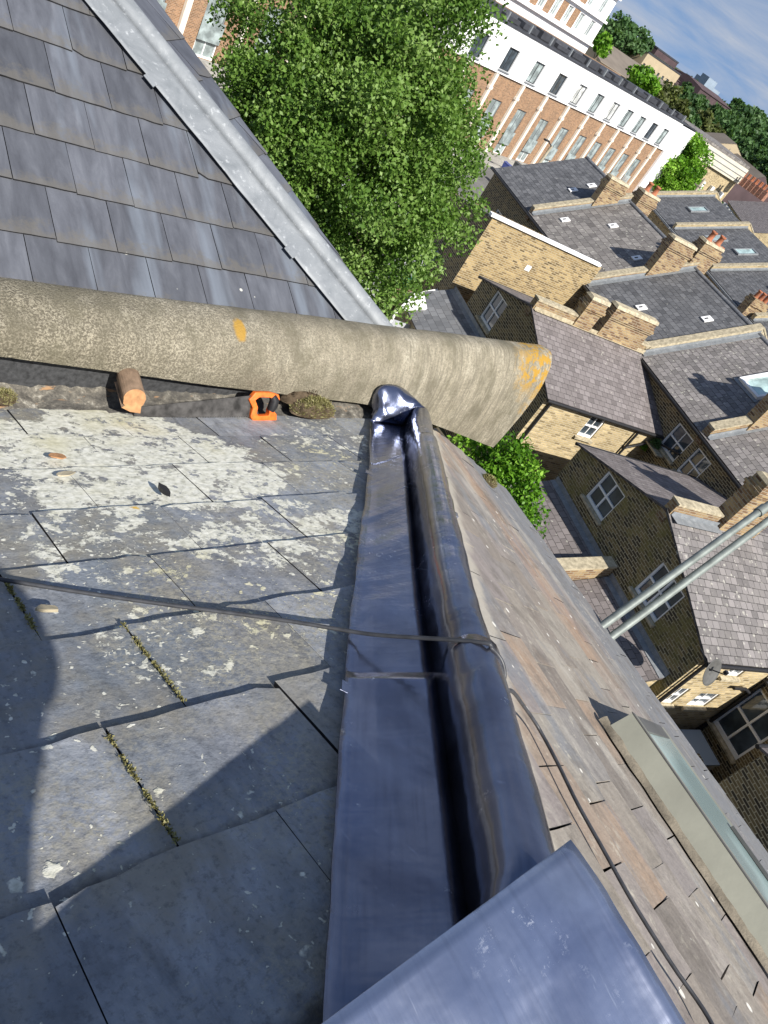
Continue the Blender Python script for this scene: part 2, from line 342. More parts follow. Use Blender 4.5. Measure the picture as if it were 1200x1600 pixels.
def mat_coping():
    t = NT("lichened_concrete"); pos = t.geo()
    n = t.noise(pos, 3.0, 6, 0.6); f = t.noise(pos, 95, 7, 0.8); g = t.noise(pos, 190, 3, 0.7)
    base = t.ramp(n, [(0.3, (0.31, 0.278, 0.205)), (0.5, (0.42, 0.378, 0.285)), (0.7, (0.53, 0.488, 0.385))])
    base = t.mix(t.ramp(f, [(0.40, 0.7), (0.52, 0)]), base, (0.165, 0.148, 0.11))
    base = t.mix(t.ramp(g, [(0.55, 0), (0.70, 0.5)]), base, (0.48, 0.44, 0.35))
    s = t.n('ShaderNodeSeparateXYZ'); t.lk(pos, s.inputs[0])
    # dark speckled growth, thick on the left, and brush streaks running down the curve on the right
    lft = t.ramp(t.math('MULTIPLY', t.math('SUBTRACT', s.outputs[0], 0.4), 0.35), [(0.1, 1.0), (0.75, 0.12)])
    dk = t.math('MULTIPLY', t.ramp(t.noise(pos, 150, 5, 0.7), [(0.46, 0), (0.53, 1)]), lft)
    base = t.mix(t.math('MULTIPLY', dk, 0.9), base, (0.085, 0.075, 0.055))
    stv = t.noise(t.mapv(pos, (34, 3.0, 3.0)), 2.0, 6, 0.7, 0.5)
    rgt = t.ramp(t.math('MULTIPLY', t.math('SUBTRACT', s.outputs[0], 1.2), 0.4), [(0.15, 0.25), (0.6, 1.0)])
    base = t.mix(t.math('MULTIPLY', t.ramp(stv, [(0.42, 0.75), (0.56, 0)]), rgt), base, (0.20, 0.18, 0.135))
    up = t.ramp(t.math('ADD', s.outputs[2], t.math('MULTIPLY', n, 0.10)), [(0.0, 0), (1, 0)])
    gm = t.ramp(t.noise(t.mapv(pos, (1.6, 1, 1)), 5, 6, 0.68), [(0.46, 0), (0.64, 0.75)])
    base = t.mix(gm, base, (0.165, 0.15, 0.105))
    base = t.mix(t.ramp(t.noise(t.mapv(pos, (3.2, 1, 1.4)), 2.3, 7, 0.72), [(0.49, 0), (0.64, 0.6)]), base, (0.15, 0.135, 0.098))
    # orange lichen at the far end
    cx = t.n('ShaderNodeCombineXYZ'); t.lk(s.outputs[0], cx.inputs[0]); t.lk(s.outputs[2], cx.inputs[1])
    o1 = mask_ellipse(t, cx.outputs[0], 3.38, -1.40, 0.16, 0.13, 0.8, 9, 0.6)
    o3 = mask_ellipse(t, cx.outputs[0], 3.44, -1.60, 0.07, 0.13, 0.8, 12, 0.7)
    om = t.math('MULTIPLY', t.math('MAXIMUM', o1, t.math('MULTIPLY', o3, 0.6)), t.ramp(t.noise(pos, 24, 7, 0.75), [(0.46, 0), (0.54, 1)]))
    o2 = mask_ellipse(t, pos, 1.55, 2.0, 0.024, 0.04, 0.4, 40, 0.35)
    col = t.mix(t.math('MAXIMUM', om, t.math('MULTIPLY', o2, 0.9)), base, (0.44, 0.26, 0.045))
    t.bump(t.math('ADD', t.math('ADD', f, g), t.noise(pos, 22, 6, 0.7)), 0.8, 0.008)
    return t.done(col, 0.9, 0.0, 0.15)

def mat_lead(name, c0, c1, rough, scratch=0.4, blue=0.0):
    t = NT(name); pos = t.geo(); uv = t.uv()
    n = t.noise(pos, 5.5, 4, 0.6, 0.8); st = t.noise(t.mapv(uv, (2.0, 40, 1)), 2.0, 5, 0.65)
    c = t.mix(t.ramp(n, [(0.35, 0), (0.65, 1)]), c0, c1)
    c = t.mix(t.ramp(st, [(0.3, 0.30), (0.5, 0)]), c, tuple(0.55 * x for x in c0))
    if blue: c = t.mix(t.ramp(t.noise(pos, 3.1, 3), [(0.42, 0), (0.66, blue)]), c, (0.22, 0.29, 0.50))
    dn = t.noise(pos, 16, 3, 0.6)
    sp = t.ramp(t.noise(pos, 46, 6, 0.78), [(0.58, 0), (0.66, 0.75)])
    sp = t.math('MULTIPLY', sp, t.ramp(t.noise(pos, 6.2, 3), [(0.56, 0), (0.66, 1)]))
    c = t.mix(sp, c, (0.78, 0.79, 0.82))
    sc_ = t.ramp(t.noise(t.mapv(pos, (60, 4, 30), (0.2, 0.1, 0.6)), 2.0, 4, 0.6), [(0.68, 0), (0.73, 0.35)])
    c = t.mix(sc_, c, tuple(min(1, 1.7 * x) for x in c1))
    wv = t.noise(t.mapv(uv, (9, 1.2, 1)), 1.5, 3, 0.5, 0.4)
    t.bump(t.math('ADD', t.math('ADD', t.math('MULTIPLY', wv, 1.0), t.math('MULTIPLY', dn, 0.5)), t.math('MULTIPLY', st, 0.12)), scratch, 0.012)
    r = t.math('ADD', rough, t.math('ADD', t.math('MULTIPLY', t.math('SUBTRACT', t.noise(pos, 14, 5), 0.5), 0.28), t.math('MULTIPLY', sp, 0.3)))
    return t.done(c, r, 0.92, 0.5)

def mat_old_lead():
    t = NT("dull_grey_lead"); pos = t.geo()
    n = t.noise(pos, 6, 6, 0.65, 0.6)
    c = t.ramp(n, [(0.3, (0.155, 0.17, 0.182)), (0.5, (0.215, 0.23, 0.243)), (0.7, (0.285, 0.30, 0.31))])
    c = t.mix(t.ramp(t.noise(pos, 34, 5, 0.7), [(0.58, 0), (0.72, 0.7)]), c, (0.48, 0.50, 0.51))
    t.bump(n, 0.35, 0.01)
    return t.done(c, 0.62, 0.15, 0.4)

def mat_brick(name, cA, cB, cC, mortar, dark=0.35, moss=0.0, scale=1.0, bump=0.6):
    t = NT(name); uv = t.uv(); pos = t.geo()
    br = t.n('ShaderNodeTexBrick'); t.lk(t.mapv(uv, (1, 1, 1)), br.inputs['Vector'])
    br.inputs['Scale'].default_value = 1.0; br.inputs['Brick Width'].default_value = 0.235 * scale; br.inputs['Row Height'].default_value = 0.079 * scale
    br.inputs['Mortar Size'].default_value = 0.011 * scale; br.inputs['Mortar Smooth'].default_value = 0.25; br.inputs['Bias'].default_value = 0.0
    br.inputs['Color1'].default_value = (0, 0, 0, 1); br.inputs['Color2'].default_value = (1, 1, 1, 1); br.inputs['Mortar'].default_value = (0.5, 0.5, 0.5, 1)
    br.offset = 0.5
    c = t.ramp(br.outputs['Color'], [(0.0, tuple(min(1, dark * 1.5) * x for x in cC)), (0.12, cC), (0.42, cB), (0.7, cA), (1.0, tuple(min(1, 1.18 * x) for x in cA))])
    c = t.mix(t.ramp(t.noise(pos, 1.1, 4), [(0.4, 0), (0.7, 0.45)]), c, cC)
    c = t.mix(t.ramp(t.noise(pos, 14, 4), [(0.35, 0.25), (0.55, 0)]), c, tuple(0.6 * x for x in cB))
    c = t.mix(t.ramp(t.noise(t.mapv(pos, (1, 1, 0.35)), 1.7, 5, 0.65), [(0.5, 0), (0.72, 0.4)]), c, tuple(0.35 * x for x in cC))
    c = t.mix(br.outputs['Fac'], c, mortar)
    if moss:
        mm = t.math('MULTIPLY', t.ramp(t.noise(pos, 1.5, 5, 0.65), [(0.45, 0), (0.6, 1)]), moss)
        c = t.mix(t.math('MULTIPLY', mm, t.ramp(t.noise(pos, 9, 5), [(0.35, 0.3), (0.6, 1)])), c, (0.19, 0.165, 0.06))
    t.bump(t.math('SUBTRACT', 1.0, br.outputs['Fac']), bump, 0.008)
    return t.done(c, 0.9, 0.0, 0.15)

def mat_roof(name, c0, c1, w=0.26, h=0.2, joint=(0.02, 0.02, 0.022), lichen=0.0, wash=(0.2, 0.2, 0.2)):
    t = NT(name); uv = t.uv(); pos = t.geo()
    br = t.n('ShaderNodeTexBrick'); t.lk(uv, br.inputs['Vector'])
    br.inputs['Scale'].default_value = 1.0; br.inputs['Brick Width'].default_value = w; br.inputs['Row Height'].default_value = h
    br.inputs['Mortar Size'].default_value = 0.010; br.inputs['Mortar Smooth'].default_value = 0.3; br.offset = 0.5
    br.inputs['Color1'].default_value = (0, 0, 0, 1); br.inputs['Color2'].default_value = (1, 1, 1, 1); br.inputs['Mortar'].default_value = (0.5, 0.5, 0.5, 1)
    c = t.ramp(br.outputs['Color'], [(0.0, tuple(0.78 * x for x in c0)), (0.3, c0), (0.75, c1), (1.0, tuple(1.15 * x for x in c1))])
    c = t.mix(t.ramp(t.noise(pos, 1.6, 5, 0.6), [(0.45, 0), (0.68, 0.45)]), c, wash)
    jn = t.math('MULTIPLY', br.outputs['Fac'], t.ramp(t.noise(pos, 6, 3), [(0.35, 0.35), (0.6, 1.0)]))
    c = t.mix(jn, c, joint)
    # shadow-throwing tails: a saw-tooth height along the slope
    s = t.n('ShaderNodeSeparateXYZ'); t.lk(uv, s.inputs[0])
    saw = t.math('FRACT', t.math('MULTIPLY', s.outputs[1], 1.0 / h))
    if lichen:
        v = t.vor(pos, 9.0); sx = t.n('ShaderNodeSeparateColor'); t.lk(v.outputs['Color'], sx.inputs[0])
        sp = t.math('MULTIPLY', t.math('SUBTRACT', t.math('MULTIPLY', t.math('SUBTRACT', sx.outputs[0], 0.86 - 0.2 * lichen), 2.0, clamp=True), v.outputs['Distance']), 10, clamp=True)
        sp = t.math('MULTIPLY', sp, t.ramp(t.noise(pos, 30, 4), [(0.4, 0), (0.55, 1)]))
        c = t.mix(t.math('MULTIPLY', sp, 0.7), c, (0.46, 0.45, 0.39))
        c = t.mix(t.math('MULTIPLY', t.ramp(t.noise(pos, 22, 5, 0.7), [(0.6, 0), (0.7, 1)]), lichen * 0.7), c, (0.40, 0.385, 0.33))
    t.bump(t.math('SUBTRACT', t.math('SUBTRACT', 1.0, t.math('MULTIPLY', saw, 0.9)), t.math('MULTIPLY', br.outputs['Fac'], 0.6)), 0.8, 0.02)
    return t.done(c, 0.7, 0.0, 0.25)

def mat_glass(name, col=(0.03, 0.04, 0.05), rough=0.06, spec=0.8):
    t = NT(name); n = t.noise(t.geo(), 1.7, 3)
    c = t.mix(t.ramp(n, [(0.4, 0), (0.65, 1)]), col, tuple(min(1, 2.2 * x) for x in col))
    return t.done(c, rough, 0.0, spec)

def mat_leaf(name, cols, rough=0.5):
    t = NT(name); a = t.attr()
    c = t.ramp(a, [(i / (len(cols) - 1), q) for i, q in enumerate(cols)])
    t.done(c, rough, 0.0, 0.25)
    tr = t.n('ShaderNodeBsdfTranslucent'); t.lk(t.mix(1.0, c, (1.1, 1.25, 0.5), 'MULTIPLY'), tr.inputs['Color'])
    ms = t.n('ShaderNodeMixShader'); ms.inputs[0].default_value = 0.32
    out = t.N['Material Output']; t.lk(t.b.outputs[0], ms.inputs[1]); t.lk(tr.outputs[0], ms.inputs[2]); t.lk(ms.outputs[0], out.inputs['Surface'])
    return t.m

M_SLATE = mat_near_slate(); M_RSLATE = mat_right_slate(); M_EDGE = plain("grimy_shaded_edge", (0.035, 0.035, 0.037), 0.9, 0, 0.5, 60, 0.4, 0.1); M_FSLATE = mat_far_slate(); M_COPE = mat_coping()  # slate edges: grime plus painted shade, drawing the tail and joint lines
M_LEAD = mat_lead("new_lead", (0.135, 0.146, 0.20), (0.235, 0.248, 0.315), 0.21, 0.2, 0.3)
M_SHEET = mat_lead("bright_lead_sheet", (0.38, 0.40, 0.48), (0.60, 0.62, 0.70), 0.23, 0.24, 0.45)
M_OLEAD = mat_old_lead()
M_YBRICK = mat_brick("yellow_stock_brick", (0.385, 0.285, 0.14), (0.30, 0.215, 0.102), (0.185, 0.132, 0.066), (0.40, 0.345, 0.24), 0.35)
M_DBRICK = mat_brick("shaded_stock_brick", (0.20, 0.15, 0.075), (0.115, 0.088, 0.052), (0.06, 0.05, 0.038), (0.40, 0.35, 0.235), 0.5)  # darker copy of the stock brick, the walls' shade put into its colour
M_MBRICK = mat_brick("mossy_shaded_brick", (0.22, 0.165, 0.08), (0.125, 0.095, 0.055), (0.065, 0.053, 0.04), (0.38, 0.335, 0.22), 0.5, moss=0.9)  # shaded brick copy again, with real moss over it
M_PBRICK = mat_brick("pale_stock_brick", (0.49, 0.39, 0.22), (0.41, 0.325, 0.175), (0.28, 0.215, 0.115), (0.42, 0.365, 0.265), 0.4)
M_OBRICK = mat_brick("orange_brown_brick", (0.32, 0.18, 0.098), (0.265, 0.147, 0.08), (0.20, 0.112, 0.064), (0.33, 0.26, 0.19), 0.6, bump=0.05)
M_CBRICK = mat_brick("chimney_brick", (0.37, 0.275, 0.145), (0.27, 0.175, 0.09), (0.165, 0.10, 0.06), (0.31, 0.265, 0.195), 0.35)
M_RBRICK = mat_brick("red_brick", (0.36, 0.13, 0.075), (0.28, 0.10, 0.06), (0.18, 0.065, 0.045), (0.33, 0.28, 0.22), 0.5)
M_ROOF_P = mat_roof("purple_slate", (0.155, 0.137, 0.135), (0.19, 0.17, 0.168), 0.25, 0.2, (0.06, 0.054, 0.053), 0.25, (0.185, 0.165, 0.16))
M_ROOF_L = mat_roof("lichened_slate", (0.158, 0.147, 0.144), (0.205, 0.19, 0.186), 0.25, 0.21, (0.04, 0.037, 0.037), 0.75, (0.20, 0.187, 0.175))
M_ROOF_B = mat_roof("blue_black_slate", (0.090, 0.092, 0.098), (0.122, 0.124, 0.130), 0.27, 0.22, (0.035, 0.035, 0.04), 0.12, (0.15, 0.15, 0.155))
M_ROOF_T = mat_roof("grey_concrete_tile", (0.145, 0.134, 0.128), (0.20, 0.186, 0.175), 0.33, 0.3, (0.035, 0.032, 0.03), 0.8, (0.22, 0.205, 0.19))
M_ROOF_G = mat_roof("smooth_grey_tile", (0.13, 0.135, 0.145), (0.165, 0.17, 0.18), 0.3, 0.26, (0.085, 0.085, 0.09), 0.05, (0.17, 0.17, 0.175))
M_STONE = plain("stone_coping", (0.43, 0.375, 0.265), 0.9, 0, 0.45, 9, 0.4, 0.15)
M_WHITE = plain("white_paint", (0.80, 0.80, 0.79), 0.5, 0, 0.08, 3)
M_RENDER = plain("white_render", (0.82, 0.82, 0.82), 0.85, 0, 0.07, 0.6)
M_GREYR = plain("grey_render", (0.42, 0.43, 0.46), 0.9, 0, 0.12, 1.5)
M_CREAM = plain("cream_stucco", (0.60, 0.56, 0.45), 0.85, 0, 0.12, 1.0)
M_BLACK = plain("black_plastic", (0.022, 0.022, 0.024), 0.45, 0, 0.3, 20)
M_DARK = plain("dark_void", (0.012, 0.011, 0.010), 0.9, 0, 0.3, 6)
M_GLASS = mat_glass("window_glass"); M_GLASSG = mat_glass("dusty_rooflight_glass", (0.24, 0.32, 0.31), 0.16, 0.7)
M_GLASSL = mat_glass("pale_window_glass", (0.17, 0.20, 0.20), 0.10, 0.7)
M_GLASSM = mat_glass("curtained_window_glass", (0.34, 0.35, 0.34), 0.2, 0.6)
M_FRAMEG = plain("olive_grey_metal", (0.245, 0.245, 0.20), 0.55, 0.1, 0.2, 4, 0.15)
M_RAIL = plain("grey_rail", (0.12, 0.12, 0.115), 0.5, 0.3, 0.2, 10)
M_GALV = plain("galvanised_steel", (0.235, 0.26, 0.24), 0.5, 0.4, 0.3, 14, 0.1)
M_STEEL = plain("saw_steel", (0.075, 0.072, 0.07), 0.6, 0.3, 0.7, 30)
M_ORANGE = plain("orange_plastic", (0.74, 0.15, 0.02), 0.5, 0, 0.4, 45, 0.2, 0.4)
M_WOODCUT = plain("fresh_cut_wood", (0.46, 0.245, 0.115), 0.85, 0, 0.35, 45, 0.5)
M_WOODOLD = plain("weathered_wood", (0.24, 0.165, 0.11), 0.85, 0, 0.5, 26, 0.5)
M_POLE = plain("pale_pole_wood", (0.40, 0.36, 0.27), 0.85, 0, 0.2, 3)
M_FILLET = plain("dirty_mortar", (0.20, 0.175, 0.135), 0.95, 0, 0.5, 14, 0.6, 0.1)
def mat_mortar():
    t = NT("crumbling_mortar"); pos = t.geo()
    c = t.ramp(t.noise(pos, 26, 7, 0.75), [(0.3, (0.05, 0.048, 0.045)), (0.48, (0.12, 0.112, 0.098)), (0.58, (0.20, 0.185, 0.155)), (0.68, (0.44, 0.42, 0.37))])
    c = t.mix(t.ramp(t.noise(t.mapv(pos, (1, 3, 3)), 11, 4), [(0.60, 0), (0.66, 0.8)]), c, (0.42, 0.25, 0.13))
    c = t.mix(t.ramp(t.noise(pos, 4, 3), [(0.4, 0.55), (0.6, 0)]), c, (0.055, 0.055, 0.055))
    t.bump(t.noise(pos, 60, 6, 0.7), 0.9, 0.008)
    return t.done(c, 0.95, 0, 0.1)
M_MORTAR = mat_mortar()
M_FELT = plain("black_felt_upstand", (0.062, 0.064, 0.068), 0.85, 0, 0.5, 60, 0.6, 0.2)
M_TERRA = plain("terracotta", (0.36, 0.135, 0.07), 0.85, 0, 0.3, 8, 0.2)
M_DROOF = plain("dark_flat_roof", (0.05, 0.052, 0.06), 0.6, 0, 0.3, 2)
M_LRAIL = plain("pale_downpipe", (0.76, 0.70, 0.60), 0.6, 0, 0.12, 4)
M_CABLE = plain("grey_black_cable", (0.050, 0.052, 0.058), 0.42, 0, 0.4, 40)
M_BINGREEN = plain("green_bin_plastic", (0.03, 0.12, 0.045), 0.5, 0, 0.2, 5)
M_BINBLUE = plain("blue_bin_plastic", (0.05, 0.07, 0.22), 0.5, 0, 0.2, 5)
M_TEAL = plain("teal_plastic", (0.02, 0.19, 0.17), 0.5, 0, 0.2, 5); M_YELLOW = plain("yellow_plastic", (0.72, 0.5, 0.03), 0.5, 0, 0.15, 5)
M_DGREY = plain("dark_grey_plastic", (0.06, 0.065, 0.07), 0.5, 0, 0.2, 5)
M_BARK = plain("bark", (0.16, 0.125, 0.09), 0.9, 0, 0.4, 10, 0.5)
M_LEAF = mat_leaf("birch_leaves", [(0.05, 0.105, 0.018), (0.085, 0.17, 0.026), (0.14, 0.24, 0.045), (0.24, 0.35, 0.11)])
M_LEAFY = mat_leaf("bright_leaves", [(0.04, 0.11, 0.008), (0.085, 0.21, 0.012), (0.16, 0.33, 0.03), (0.26, 0.44, 0.06)])
M_LEAFD = mat_leaf("distant_leaves", [(0.035, 0.075, 0.03), (0.055, 0.115, 0.04), (0.085, 0.16, 0.055), (0.12, 0.205, 0.08)])
M_LEAFO = mat_leaf("olive_leaves", [(0.05, 0.06, 0.02), (0.09, 0.105, 0.035), (0.13, 0.16, 0.05), (0.18, 0.2, 0.07)])
M_MOSS = mat_leaf("dry_moss", [(0.12, 0.105, 0.05), (0.20, 0.18, 0.075), (0.30, 0.28, 0.125), (0.38, 0.355, 0.19)])
M_SOIL = plain("soil_debris", (0.10, 0.075, 0.05), 0.95, 0, 0.6, 40, 0.9, 0.1)
M_DISTBLUE = plain("far_glass_tower", (0.25, 0.31, 0.38), 0.5, 0, 0.2, 0.05)
M_PURPLE = plain("far_dark_brick", (0.085, 0.058, 0.062), 0.9, 0, 0.35, 0.4)
M_BROWNROOF = plain("brown_felt_roof", (0.165, 0.14, 0.115), 0.9, 0, 0.2, 0.3)
M_BUFF = plain("buff_brick_far", (0.42, 0.345, 0.23), 0.9, 0, 0.12, 0.5)

# ------------------------------------------------------------------ ground
def build_ground():
    t = NT("ground_earth"); pos = t.geo()
    c = t.ramp(t.noise(pos, 0.05, 6, 0.6), [(0.35, (0.07, 0.085, 0.05)), (0.5, (0.12, 0.115, 0.10)), (0.65, (0.165, 0.155, 0.14))])
    c = t.mix(t.ramp(t.noise(pos, 0.9, 5), [(0.45, 0), (0.7, 0.5)]), c, (0.05, 0.055, 0.045))
    gm = t.done(c, 0.95, 0, 0.1)
    mb = MB(); s = 6000
    mb.face([(-s, -s, GROUND), (s, -s, GROUND), (s, s, GROUND), (-s, s, GROUND)])
    tag(mb.build("ground", gm), kind='structure')
    t = NT("road_asphalt"); pos = t.geo()
    c = t.ramp(t.noise(pos, 0.7, 6, 0.65), [(0.3, (0.10, 0.098, 0.095)), (0.7, (0.155, 0.15, 0.145))])
    am = t.done(c, 0.9, 0, 0.2)
    t = NT("pavement_slabs"); uv = t.uv(); br = t.n('ShaderNodeTexBrick'); t.lk(uv, br.inputs['Vector'])
    br.inputs['Scale'].default_value = 1; br.inputs['Brick Width'].default_value = 0.9; br.inputs['Row Height'].default_value = 0.6; br.inputs['Mortar Size'].default_value = 0.012
    br.inputs['Color1'].default_value = (0.26, 0.25, 0.23, 1); br.inputs['Color2'].default_value = (0.34, 0.33, 0.30, 1); br.inputs['Mortar'].default_value = (0.12, 0.115, 0.11, 1)
    pm = t.done(br.outputs['Color'], 0.9, 0, 0.2)
    # street in front of the white-topped apartment block, with pavements and kerbs
    f = FDIR; nn = V(-f.y, f.x, 0); g = G0
    def strip(name, d0, d1, z, mat, t0=-110, t1=130):
        mb = MB(); P = [g + f * t0 - nn * d0, g + f * t1 - nn * d0, g + f * t1 - nn * d1, g + f * t0 - nn * d1]
        P = [V(p.x, p.y, z) for p in P]; n0 = V(0, 0, -1)
        mb.prism([p + V(0, 0, -0.6) for p in P], V(0, 0, 0.6))
        return tag(mb.build(name, mat), kind='structure')
    strip("pavement", 0.0, 3.4, GROUND + 0.13, pm); strip("road", 3.4, 11.0, GROUND + 0.012, am)
    strip("pavement", 11.0, 13.2, GROUND + 0.13, pm)

th_ = math.radians(8.5)
FDIR = V(math.cos(th_), math.sin(th_), 0); FN = V(FDIR.y, -FDIR.x, 0)    # facade direction and its outward normal
G0 = V(84.45, 53.78, GROUND)
build_ground()

# ------------------------------------------------------------------ the near roof
CL, TL = -0.874, 0.43                              # left slope  z = CL - TL*y
ph_ = math.radians(3.6); CU, SU = math.cos(ph_), math.sin(ph_); CR, TR = -0.4775, 0.4912
NL = V(0, TL, 1).normalized(); NR = V(TR * CU, -TR * SU, 1).normalized()
DL = V(0, 1, -TL).normalized(); DR = V(CU, -SU, -TR).normalized(); ER = V(SU, CU, 0)
def onL(px, py, h=0.0): return on_plane(px, py, V(0, 0, CL) + NL * h, NL)
def onR(px, py, h=0.0): return on_plane(px, py, V(0, 0, CR) + NR * h, NR)
def Rp(u, v, h=0.0): return V(u * CU + v * SU, -u * SU + v * CU, CR - TR * u) + NR * h

def slate_slope(name, o, ex, ed, n, tails, x0, x1, wid, phase, th, mat, seed, root, lap=0.03, tilt=0.011, jit=0.004, gap=0.004, bis=(), rot=0.006, skip=0.0, nsub=7, tones=None, parent=None, wvar=0.0, edgep=1.0, chip=0.16):
    """tails: distances down the slope of each course's lower edge; real overlapping slates"""
    r = random.Random(seed); mb = MB(); o, ex, ed, n = Vector(o), Vector(ex), Vector(ed), Vector(n)
    for ci in range(1, len(tails)):
        a, b = tails[ci - 1] - lap, tails[ci]
        L = b - a; x = phase[ci % len(phase)]
        x -= math.ceil((x - x0) / wid) * wid
        while x < x1:
            w = wid * (1 + r.uniform(-wvar, wvar)); tone = r.random() if tones is None else tones(r, x, b)
            dz = r.uniform(-0.0015, 0.002); db = r.uniform(-0.006, 0.006); ang = r.uniform(-rot, rot)
            xa, xb = x + gap / 2, x + w - gap / 2
            ph = r.uniform(0, 99); cl = r.random() < chip; cr_ = r.random() < chip
            top = []
            for j, fy in enumerate((0.0, 0.5, 1.0)):
                row = []
                for i in range(nsub + 1):
                    fx = i / nsub; px_ = xa + (xb - xa) * fx; py_ = a + L * fy
                    if fy == 1.0:
                        py_ += db + jit * (noise.noise(V(px_ * 38 + ph, ph, 0)) * 1.4 + noise.noise(V(px_ * 110, ph, 3)) * 0.7)
                        if i == 0 and cl: py_ -= r.uniform(0.008, 0.022)
                        if i == nsub and cr_: py_ -= r.uniform(0.008, 0.022)
                    if i in (0, nsub): px_ += jit * 0.5 * noise.noise(V(py_ * 40, ph, i))
                    px_ += ang * (py_ - b) ; py_ += ang * (fx - 0.5) * w
                    h = tilt * (0.15 + 0.85 * fy) + dz * fy + 0.0012 * noise.noise(V(px_ * 9, py_ * 9, ph))
                    row.append(o + ex * px_ + ed * py_ + n * (h + th))
                top.append(row)
            em = 1 if r.random() < edgep else 0
            uvx = r.uniform(0, 40); uvy = r.uniform(0, 40) if tones != 'far' else 0
            for j in range(2):
                for i in range(nsub):
                    q = [top[j][i], top[j + 1][i], top[j + 1][i + 1], top[j][i + 1]]
                    vv = (1 - j * 0.5) * L, (1 - (j + 1) * 0.5) * L
                    uu = uvx + (xb - xa) * i / nsub, uvx + (xb - xa) * (i + 1) / nsub
                    mb.face(q, uv=[(uu[0], vv[0]), (uu[0], vv[1]), (uu[1], vv[1]), (uu[1], vv[0])], tone=tone)
            dn = n * (th + 0.004)
            def edge(pts):
                for k in range(len(pts) - 1):
                    mb.face([pts[k], pts[k] - dn, pts[k + 1] - dn, pts[k + 1]], uv=[(uvx, 0.0)] * 4, tone=tone * 0.6, mat=em)
            edge(top[2]); edge([rw[0] for rw in top]); edge([rw[-1] for rw in reversed(top)])
            x += w
    def post(me):
        bm = bmesh.new(); bm.from_mesh(me); off = Vector(root.location)
        for p0, nrm in bis:
            bmesh.ops.bisect_plane(bm, geom=bm.verts[:] + bm.edges[:] + bm.faces[:], plane_co=Vector(p0) - off, plane_no=nrm, clear_outer=True)
        bm.to_mesh(me); bm.free()
    return mb.build(name, [mat, M_EDGE], root, parent, post)

HIPD = V(1.41, 1.5, -0.645).normalized(); HP0 = V(0.80, -0.01, -0.87)
HPERP = V(HIPD.y, -HIPD.x, 0).normalized()           # towards the right slope
HUP = HPERP.cross(HIPD).normalized()
if HUP.z < 0: HUP = -HUP

near = thing("slate_roofed_house", "near slate roof with shiny new lead hip, pale lichen on its left slope", "house", V(1.0, -2.0, GROUND))
def build_near():
    cs = math.sqrt(1 + TL * TL)
    ys = [-1.65 + 0.235 * k for k in range(0, 8)] + [0.2575, 0.497, 0.73, 0.958, 1.19, 1.425, 1.655, 1.86]
    ys = [y for y in ys if y <= 0.25 or y in (0.2575, 0.497, 0.73, 0.958, 1.19, 1.425, 1.655, 1.86)]
    ys = sorted(set(round(y, 4) for y in ys)); i0 = ys.index(0.2575)
    tails = [y * cs for y in ys]
    phs = [0.295, 0.465] if i0 % 2 == 0 else [0.465, 0.295]
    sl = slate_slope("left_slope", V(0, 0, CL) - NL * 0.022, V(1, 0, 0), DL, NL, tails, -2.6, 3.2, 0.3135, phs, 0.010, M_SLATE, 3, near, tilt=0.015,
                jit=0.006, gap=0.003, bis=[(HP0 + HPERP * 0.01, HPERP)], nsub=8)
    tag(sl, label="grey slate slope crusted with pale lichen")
    # right slope
    m = math.sqrt(1 + TR * TR); ut = [-0.3 + 0.175 * k for k in range(0, 25)]
    ut = [u for u in ut if u < 3.9] + [3.93]
    def tones(r, x, b): return min(1, max(0, r.gauss(0.47, 0.36)))
    sr = slate_slope("right_slope", V(0, 0, CR) - NR * 0.018, ER, DR, NR, [u * m for u in ut], -2.2, 2.4, 0.235, [0.0, 0.12, 0.05, 0.17], 0.006, M_RSLATE, 5, near,
                jit=0.006, tilt=0.009, rot=0.01, wvar=0.06, bis=[(HP0 + HPERP * 0.04, -HPERP), (V(0, 2.03, 0), V(0, 1, 0))], nsub=5, tones=tones, edgep=0.45, gap=0.003)
    tag(sr, label="brown and rust streaked slate slope")
    # sarking under both slopes so no light shows through
    mb = MB()
    a0 = HP0 - HIPD * 2.2; a1 = HP0 + HIPD * 2.75
    mb.face([V(-2.6, a0.y, CL - TL * a0.y - 0.05), V(a0.x, a0.y, CL - TL * a0.y - 0.05), V(a1.x, a1.y, CL - TL * a1.y - 0.05), V(-2.6, a1.y, CL - TL * a1.y - 0.05)])
    q = [Rp(0.2, -2.2), Rp(3.88, -2.2), Rp(3.88, 1.9), Rp(2.6, 1.9)]
    mb.face([p - V(0, 0, 0.05) for p in [a0, q[1], q[2], a1]])
    mb.build("roof_boarding", M_DARK, near)
    # walls below the eaves
    mb = MB(); e0, e1 = Rp(3.72, -2.2), Rp(3.72, 1.9)
    def wq(a, b, za, zb):
        mb.face([V(a.x, a.y, GROUND), V(b.x, b.y, GROUND), V(b.x, b.y, zb), V(a.x, a.y, za)], uv=[(0, 0), ((b - a).length, 0), ((b - a).length, zb - GROUND), (0, za - GROUND)])
    wq(e0, e1, e0.z - 0.05, e1.z - 0.05); wq(V(-2.6, -2.2, 0), e0, -1.0, e0.z - 0.05)
    mb.build("wall", M_YBRICK, near)
    mb = MB(); g0, g1 = Rp(3.97, -2.2), Rp(3.97, 1.95)
    ring = [(-0.055, 0.0), (-0.055, -0.05), (-0.02, -0.085), (0.03, -0.085), (0.06, -0.05), (0.06, 0.0), (0.052, 0.0), (0.05, -0.045), (0.02, -0.075), (-0.015, -0.075), (-0.045, -0.045), (-0.045, 0.0)]
    mb.loft([[p + V(CU, -SU, 0) * (x - 0.10) + V(0, 0, z - 0.085) for x, z in ring] for p in (g0, g1)], closed=True, smooth=False)
    mb.build("gutter", M_BLACK, near)
build_near()

